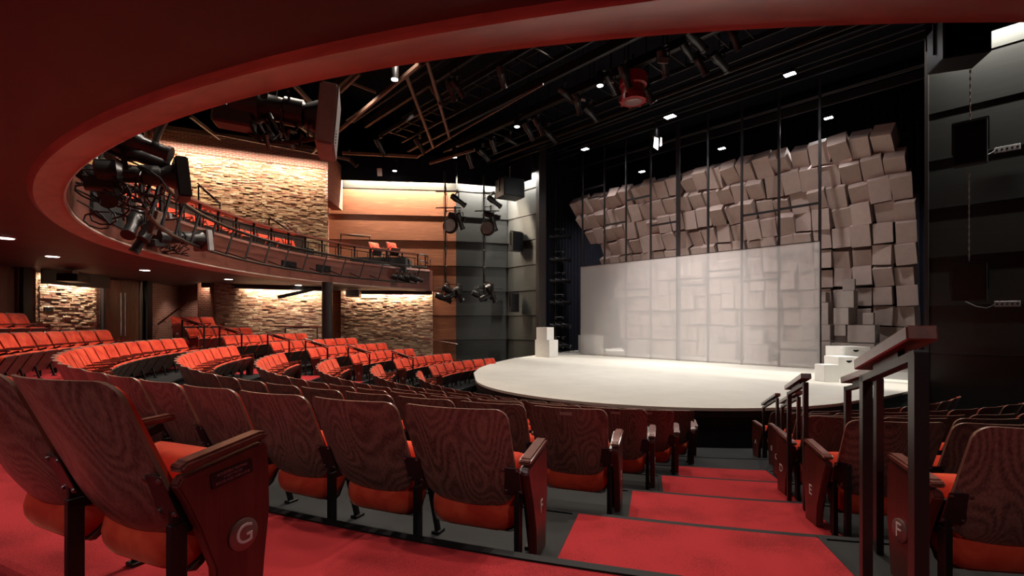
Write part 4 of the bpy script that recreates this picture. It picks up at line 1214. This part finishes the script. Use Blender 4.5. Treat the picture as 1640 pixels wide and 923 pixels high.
for i, (px, py, h, w) in enumerate(((608, 276, 7.2, .22), (1062, 97, 7.5, .30), (980, 131, 7.5, .14), (934, 160, 7.5, .16))):
    p = at_h(px, py, h)
    o = thing('colour_frame', '', 'plate', p)
    f = MB().box((0, 0, 0), (w, .05, w * (1.6 if i == 0 else .5))).build('plate', m_disc if i else m_whitebox, o, .004); f.rotation_euler = (.2, 0, .1 * i)
    MB().bar((0, 0, .05), (0, 0, EYE + 11.19 - p.z), .015).build('drop_rod', m_black, o)
    tag(o, ['small pale rectangular plate hanging above the wood wall', 'small dim plate hanging near the far catwalk end', 'small pale plate hanging beside the can downlight by the red lantern', 'small tilted plate hanging above the middle catwalk'][i], 'plate')

# vertical lighting ladders by the side walls
def ladder(px, Y, items, label, ztop=EYE + 7.2, zbot=None, x=None):
    X = GX(px, Y) if x is None else x
    zb = ZP(480, Y) if zbot is None else zbot
    t = thing('lighting_pole', label, 'pole', (X, Y, zb), 0, 'vertical lighting poles')
    MB().tube([(0, 0, 0), (0, 0, ztop - zb)], .035, 8).build('pole', m_body, t)
    mb = MB(); r = random.Random(px)
    pts = [(.05 * sin(i * 1.3) + .05, -.04, (ztop - zb) * i / 14) for i in range(15)]
    mb.tube(pts, .016, 5); mb.tube([(-.06 + .03 * cos(i * 2.1), -.03, (ztop - zb) * i / 14) for i in range(15)], .012, 5)
    mb.build('cable', m_cable, t)
    for k in range(6):
        MB().box((.04, -.05, (ztop - zb) * (.12 + .14 * k)), (.10, .05, .06)).build('connector', m_silver if k % 2 else m_grey, t, .01)
    for (py, dx) in items:
        z = ZP(py, Y) - zb
        MB().tube([(-.45, 0, z), (dx, 0, z)], .028, 6).build('cross_arm', m_body, t)
    return t
Ya, Yb = 23.0, 23.7
ladder(713, Ya, ((307, .75), (333, .75), (462, .8)), 'vertical lighting pole standing off the orange wood wall')
ladder(775, Yb, ((309, .75), (338, .75), (462, .9)), 'vertical lighting pole standing off the charcoal panels')
lads = [('wood wall', 713, Ya, [(732, 320, .5), (729, 347, .3), (736, 352, .9), (708, 477, .4), (722, 474, -.4), (734, 470, .8), (719, 466, .6)]),
        ('charcoal wall', 775, Yb, [(790, 322, .5), (786, 345, .3), (790, 355, .9), (766, 473, .4), (778, 476, -.4), (784, 466, .8), (788, 470, 1.2)])]
for nm, px0, Y, its in lads:
    for i, (px, py, tl) in enumerate(its):
        p = at_z(px, py, Y - .02)
        ellips(p, -radians(60 + 40 * sin(i * 2.2)), -tl, 'spotlight clamped to the lighting pole by the %s, %s from the top' % (nm, ORD[i]), 1.35, 'spotlights on the pole by the %s' % nm)
        q_ = local(LAST[0], (GX(px0, Y), Y, p.z + .42)) / 1.35
        MB().bar((0, 0, .31), q_, .022).build('arm', m_pipe, LAST[0])
    p = at_z(px0 + 7 if px0 < 750 else px0 + 5, 361 if px0 < 750 else 365, Y - .1)
    t = thing('round_speaker', 'round flat-faced loudspeaker on the lighting pole by the %s' % nm, 'speaker', p, -.3)
    MB().lathe([(.30, 0), (.38, .05), (.38, .16), (.30, .24), (.1, .3)], axis=(0, 1, 0), n=26).build('body', m_body, t)
    MB().lathe([(.30, -.006), (.29, 0.004)], axis=(0, 1, 0), n=26).build('grille', m_grey, t)
# side light towers in the wing
for j, (px, u) in enumerate(((889, 7.0), (925, 9.6))):
    v = v_at(px, u); q = UV(u, v)
    t = thing('lighting_tower', ['tall thin lighting tower in the wing between the jamb and the box wall', 'second thin lighting tower farther back in the wing'][j], 'tower', (q.x, q.y, SZ), 0, 'wing lighting towers')
    MB().tube([(0, 0, 0), (0, 0, 10.2)], .05, 8).build('pole', m_body, t)
    MB().box((0, 0, .03), (.7, .7, .06)).build('base_plate', m_body, t)
    for i, py in enumerate((367, 403, 437, 472, 508, 540)):
        z = ZP(py, q.y) - SZ
        MB().tube([(-.55, 0, z), (.55, 0, z)], .028, 6).build('cross_arm', m_pipe, t)
        if j == 0:
            for dx in (-.42, 0.02, .42):
                ellips((q.x + dx, q.y - .1, SZ + z - .42), -radians(110 + 20 * dx), -radians(12), 'side spotlight on the wing tower, %s tier down, %s across' % (ORD[i], ORD[int((dx + .5) / .42)]), 1.25, 'spotlights on the wing tower')

# speakers
def speaker(px0, px1, pyt, pyb, Y, d, label, rz=0.0, chain=None, name='speaker'):
    X = (GX(px0, Y) + GX(px1, Y)) / 2; w = GX(px1, Y) - GX(px0, Y); zt_, zb_ = ZP(pyt, Y), ZP(pyb, Y)
    t = thing(name, label, 'speaker', (X, Y, zb_), rz, 'black hung loudspeakers')
    MB().box((0, d / 2, (zt_ - zb_) / 2), (w, d, zt_ - zb_)).build('cabinet', m_body, t, .012, 2)
    MB().box((0, -.006, (zt_ - zb_) / 2), (w * .9, .012, (zt_ - zb_) * .92)).build('grille', m_plaque, t, smooth=0)
    mb = MB(); mb.bar((-w / 2 - .02, d / 2, .3 * (zt_ - zb_)), (-w / 2 - .02, d / 2, zt_ - zb_ + .06), .03); mb.bar((w / 2 + .02, d / 2, .3 * (zt_ - zb_)), (w / 2 + .02, d / 2, zt_ - zb_ + .06), .03)
    mb.bar((-w / 2 - .02, d / 2, zt_ - zb_ + .06), (w / 2 + .02, d / 2, zt_ - zb_ + .06), .03)
    mb.build('yoke', m_pipe, t)
    if chain is None and pyb < 110: MB().bar((0, d / 2, zt_ - zb_), (0, d / 2, EYE + 11.19 - zb_), .05).build('hanger', m_black, t)
    if chain:
        z0c = zt_ - zb_ + .06; z1c = ZP(chain, Y) - zb_; mb = MB(); n = max(2, int((z1c - z0c) / .09))
        for i in range(n):
            z = z0c + (z1c - z0c) * (i + .5) / n
            if i % 2: mb.box((0, d / 2, z), (.035, .012, .085))
            else: mb.box((0, d / 2, z), (.012, .035, .085))
        mb.build('chain', m_grey, t)
    return t
speaker(1533, 1573, 194, 262, 11.9, .3, 'upper square loudspeaker hung by a chain on the black panel wall', UVZ + pi, 108)
speaker(1530, 1572, 422, 482, 11.9, .3, 'lower square loudspeaker hung on the black panel wall', UVZ + pi, 270)
speaker(1518, 1580, 20, 88, 9.6, .7, 'large black loudspeaker hanging in front of the glowing cove', -.35)
speaker(805, 843, 285, 314, 22.6, .9, 'black loudspeaker box hanging high at the corner of the charcoal wall', .5, 262)
speaker(820, 840, 372, 402, 24.3, .4, 'narrow loudspeaker mounted half way up the proscenium wall', .6)
speaker(818, 833, 470, 500, 24.3, .3, 'small loudspeaker mounted low on the proscenium wall', .6)
# cable sockets on the black wall
for i, (px, py) in enumerate(((1613, 487), (1613, 238))):
    p = at_z(px, py, 11.98)
    t = thing('socket_plate', ['patch panel of cable sockets on the black wall below eye-high joint', 'patch panel of cable sockets high on the black wall'][i], 'socket panel', p, UVZ + pi)
    MB().box((0, 0, 0), (.46, .03, .14)).build('plate', m_grey, t, .004)
    mb = MB()
    for k in range(5): mb.lathe([(.026, 0), (.02, .03)], (-.18 + .09 * k, -.015, 0), (0, -1, 0), 10)
    mb.build('sockets', m_plaque, t)
    MB().tube([(-.2, -.04, 0), (-.35, -.10, -.10), (-.55, -.12, -.05), (-.75, -.14, .08)], .010, 6).build('cable', m_cable, t)
p = at_z(650, 0, 1)

# ================================================================== BALCONY RAIL, TRUSS AND VIDEO LAMPS
RT = 11.55
t = thing('pipe_truss', 'curved black pipe truss hung along the front of the balcony', 'truss', P(RT, 100, EYE + 1.9, BC))
o = Vector(t.location)
def arc(R, z, a, b, n=60): return [P(R + (dI(a + (b - a) * i / n) if R > 12 else 0), a + (b - a) * i / n, z, BC) - o for i in range(n + 1)]
MB().tube(arc(RT, EYE + 2.62, 28, 138), .045, 8).build('upper_pipe', m_pipe, t)
MB().tube(arc(RT + .12, EYE + 1.86, 55, 136), .04, 8).build('lower_pipe', m_pipe, t)
th = 56
while th < 137:
    MB().bar(P(RT, th, EYE + 2.62, BC) - o, P(RT + .12, th - .9, EYE + 1.86, BC) - o, .04).build('rung', m_body, t, smooth=0)
    MB().bar(P(RT + .1, th - .9, EYE + 1.9, BC) - o, P(12.22 + dI(th), th - .9, EYE + 2.1, BC) - o, .04, .035).build('bracket', m_body, t, smooth=0)
    th += 5.0
# rail on the balcony
t = thing('balcony_rail', 'dark balcony rail with a brown wooden cap above the curved fascia', 'railing', P(12.42, 110, EYE + 2.6, BC))
o = Vector(t.location)
def rprof(R0, R1, z0, z1): return [(R0, z0), (R1, z0), (R1, z1), (R0, z1)]
mb = MB(); mb.sweep(lambda t: rprof(12.30 + dI(t), 12.55 + dI(t), EYE + 3.30, EYE + 3.36), 62, 138, 90, BC); mb.v = [tuple(Vector(q) - o) for q in mb.v]; mb.build('cap', m_grip, t, smooth=30)
MB().tube(arc(12.40, EYE + 3.14, 62, 138), .02, 6).build('mid_rail', m_black, t)
MB().tube(arc(12.40, EYE + 2.68, 62, 138), .02, 6).build('bottom_rail', m_black, t)
th = 62
while th <= 138:
    MB().bar(P(12.42 + dI(th), th, EYE + 2.55, BC) - o, P(12.42 + dI(th), th, EYE + 3.32, BC) - o, .06).build('post', m_body, t, smooth=0)
    for dd in (.55, 3.2):
        MB().bar(P(12.40 + dI(th), th + dd, EYE + 2.68, BC) - o, P(12.40 + dI(th), th + dd, EYE + 3.14, BC) - o, .025).build('baluster', m_black, t, smooth=0)
    th += 4.0
t2 = thing('gallery_end_rail', 'small curved black rail at the rounded end of the balcony', 'railing', P(12.5, 140, EYE + 2.6, BC)); o2 = Vector(t2.location)
endp = [P(12.3, 138, 0, BC), P(12.3, 139.6, 0, BC), P(12.5, 140.8, 0, BC), P(12.9, 141.3, 0, BC)]
for z, nm in ((EYE + 3.33, 'top_rail'), (EYE + 3.0, 'mid_rail')):
    MB().tube([Vector((q.x, q.y, z)) - o2 for q in endp], .03, 8).build(nm, m_black, t2)
for q in endp[1:]: MB().bar(Vector((q.x, q.y, EYE + 2.55)) - o2, Vector((q.x, q.y, EYE + 3.33)) - o2, .03).build('baluster', m_black, t2)
# loose rails and handrails up on the balcony
def frame_rail(a, b, Y0, Y1, drop, label):
    p0 = at_z(*a, Y0); p1 = at_z(*b, Y1)
    rail((p0.x, p0.y, p0.z - drop), (p1.x, p1.y, p1.z - drop), p0.z - .05, p1.z - .05, label, .05, 'balcony handrails')
frame_rail((546, 374.5), (592, 378.5), 23.2, 23.3, 1.0, 'level wood-capped guard rail behind the balcony end, by the wood wall')
frame_rail((431, 347), (463, 368), 19.6, 19.8, .9, 'sloping handrail on the gallery steps near the brick corner')
frame_rail((318, 295), (352, 325), 17.2, 17.6, .9, 'sloping wooden handrail on the upper gallery steps')
wallrail(at_z(456, 357, 20.3), at_z(487, 382, 20.4), 'sloping wall rail beside the gallery steps on the brick', 2)
# parapet behind the front gallery row
mb = MB(); mb.sweep(rprof(13.86, 13.94, 4.9, 5.98), 62, 116, 50, BC)
struct(mb.build('trim_gallery_parapet', m_board, smooth=30))
mb = MB(); mb.sweep(rprof(13.80, 14.0, 5.98, 6.03), 62, 116, 50, BC)
struct(mb.build('trim_gallery_cap', m_grip, smooth=30))
# black speaker recesses in the fascia
for i, px in enumerate((463, 518)):
    k = (px - XC) / FPX; a = 1 + k * k; b = k * BX + BY; c = BX ** 2 + BY ** 2 - 12.2 ** 2; tt = (b + sqrt(b * b - a * c)) / a
    p = Vector((k * tt, tt, ZP(424 + 6 * i, tt))); ang = atan2(BX - p.x, BY - p.y)
    o = MB().box((0, .0, 0), (.75, .06, .24)).build('fascia_speaker', m_plaque, None, .01); o.location = p; o.rotation_euler = (0, 0, -ang)
    tag(o, ['flat black slot loudspeaker set in the balcony fascia', 'flat black slot loudspeaker in the fascia, closer to the stage'][i], 'speaker')

def video_lamp(head, tail, size, label, r=.12, grey=m_grey):
    # a long lens tube with a square scroller box at its front
    h = Vector(head); q = Vector(tail); d = (h - q); L = d.length
    t = thing('video_lamp', label, 'lamp', q, atan2(d.y, d.x) - pi / 2, 'long moving lamps on the balcony truss')
    pitch_ = atan2(d.z, hypot(d.x, d.y)); M = Matrix.Rotation(pitch_, 4, 'X')
    def pt(o): o.matrix_local = M; return o
    pt(MB().lathe([(r * .8, -.15), (r * 1.25, -.12), (r * 1.3, .10), (r * .95, .16), (r * .9, L * .45), (r * 1.05, L * .47), (r * 1.05, L * .72), (r * .85, L * .75), (r * 1.3, L * .93), (r * 1.4, L - .02)], axis=(0, 1, 0), n=22).build('lens_tube', m_body, t))
    bx = pt(MB().box((0, L + .05, -.04), (size * .95, .17, size)).build('scroller_box', grey, t, .02, 2))
    mb = MB()
    for i in range(2):
        for k in range(5): mb.box((size * (.15 + .12 * i), L + .137, -.04 - size * (.2 + .05 * k)), (.035 * size, .004, .018 * size))
    mb.build('vents', m_plaque, bx)
    MB().box((-size * .476, L + .07, -.04 - size * .25), (.004, .03, .08 * size)).build('indicator', m_blue, bx)
    pt(MB().box((-r * 1.35, L * .93, .02), (.012, .05, .14)).build('indicator_strip', m_green, t))
    y = MB(); y.bar((-r * 1.6, .25 * L, 0), (-r * 1.6, .25 * L, .40), .03, .06); y.bar((r * 1.6, .25 * L, 0), (r * 1.6, .25 * L, .40), .03, .06); y.bar((-r * 1.7, .25 * L, .40), (r * 1.7, .25 * L, .40), .06, .03)
    pt(y.build('yoke', m_black, t))
    pt(MB().box((0, .25 * L, .47), (.08, .08, .14)).build('clamp', m_silver, t, .01))
    pt(MB().box((0, -.1, -.16), (.22, .34, .18)).build('dimmer_box', m_body, t, .02))
    c = MB()
    rr = random.Random(int(L * 1000) + len(label))
    for k in range(5):
        pts = [(rr.uniform(-.2, .2), L * (.0 + .1 * k) + .03 * i, -.12 - (.18 + .09 * rr.random()) * sin(pi * i / 10) + .02 * i * (k % 2)) for i in range(11)]
        c.tube(pts, .013, 6)
    c.build('cables', m_cable, t)
    return t
hd = at_z(518, 190, 4.72); tl = at_z(398, 166, 4.52)
t = video_lamp(hd, tl, .58, 'largest long lamp with a grey scroller box, under the red fascia strip', .125)
c = MB(); L_ = lambda q: local(t, q)
c.tube([L_(at_z(x, y, 4.6)) for x, y in ((362, 172), (372, 195), (400, 215), (430, 224), (460, 228), (490, 222), (515, 222))], .014, 6)
c.tube([L_(at_z(x, y, 4.62)) for x, y in ((358, 170), (380, 200), (420, 228), (465, 230), (500, 224), (520, 226))], .012, 6)
c.tube([L_(at_z(x, y, 4.5)) for x, y in ((428, 160), (432, 190), (430, 212), (418, 221), (407, 212), (402, 195))], .016, 6)
c.build('cable_loop', m_pipe, t)
hd = at_z(284, 284, 7.2); tl = at_z(172, 276, 6.7)
video_lamp(hd, tl, .58, 'long lamp with a dark scroller box in front of the split-face brick', .135, m_body)
hd = at_z(322, 383, 12.0); tl = at_z(258, 379, 11.0)
video_lamp(hd, tl, .52, 'smallest long lamp with scroller box, lowest on the balcony truss', .15)
# tangle of fixtures on the nearest part of the truss
for i, (px, py, Y, s) in enumerate(((212, 245, 6.9, 1.2), (222, 228, 6.6, 1.1), (150, 285, 6.9, 1.1), (165, 300, 7.2, 1.2), (215, 355, 9.2, 1.2), (245, 362, 9.8, 1.1), (230, 380, 9.8, 1.0))):
    ellips(at_z(px, py, Y), -radians(40 + 30 * i), -radians(10 + 9 * i), 'black spotlight in the tangle at the near end of the truss, %s from the fascia' % ORD[i], s, 'spotlights at the near end of the truss')
cb = MB()
rr = random.Random(11)
for k in range(9):
    x0, y0, Y = rr.uniform(125, 230), rr.uniform(260, 330), rr.uniform(6.6, 7.4)
    cb.tube([at_z(x0 + 30 * sin(i * .7 + k) + 4 * i, y0 + 22 * sin(i * .55 + k) + 3 * i, Y) for i in range(12)], .013, 6)
tag(cb.build('cable_tangle', m_cable), 'tangle of black cables looped on the near end of the truss', 'cable', None, 'stuff')
o = MB().box((0, 0, 0), (.10, .16, .46)).build('timber_bracket', m_strut, None, .01); o.location = at_z(248, 357, 9.3); o.rotation_euler = (0, .25, .2)
tag(o, 'short tan board-like bracket hanging on the balcony truss', 'bracket')
for i, (px, py) in enumerate(((636, 445), (644, 446), (656, 446), (665, 446))):
    ellips(at_z(px, py, 22.3), -radians(70), -radians(20), 'small spotlight at the stage end of the truss, %s along' % ORD[i], 1.0, 'spotlights at the stage end of the truss')
# projector and black box under the soffit by the brick panel
t = thing('ceiling_projector', 'black projector hung from the soffit in front of the lit brick panel', 'projector', at_z(118, 446, 14.4), -1.2)
MB().box((0, 0, 0), (.85, .5, .22)).build('body', m_body, t, .02)
MB().box((.25, 0, .16), (.35, .3, .10)).build('connector_box', m_silver, t, .01)
MB().lathe([(.07, 0), (.08, .12)], (-.2, -.25, 0), (0, -1, 0), 14).build('lens', m_grey, t)
MB().bar((0, 0, .1), (0, 0, .42), .05).build('bracket', m_black, t)
o = MB().box((0, 0, 0), (.03, .30, .16)).build('wall_plaque', m_plaque, None, .004); o.location = (-14.0, GX(0, 1) * 0 + 14.2 / ((820 - 67) / FPX) , ZP(496, 14.6))
tag(o, 'small dark notice plaque on the lit brick panel', 'plaque')
# speaker box under the far soffit
t = thing('soffit_box', 'brown speaker box under the far soffit between column and bay', 'speaker', at_z(566, 470, 22.6), .1)
MB().box((0, 0, 0), (.62, .5, .36)).build('cabinet', m_disc, t, .02); MB().box((0, -.255, 0), (.54, .01, .28)).build('grille', m_post, t)
# dark beams under the soffit near the column
struct(MB().bar(at_z(446, 476, 18.5), at_z(500, 464, 20.0), .10, .12).build('trim_beam', m_post, smooth=0))
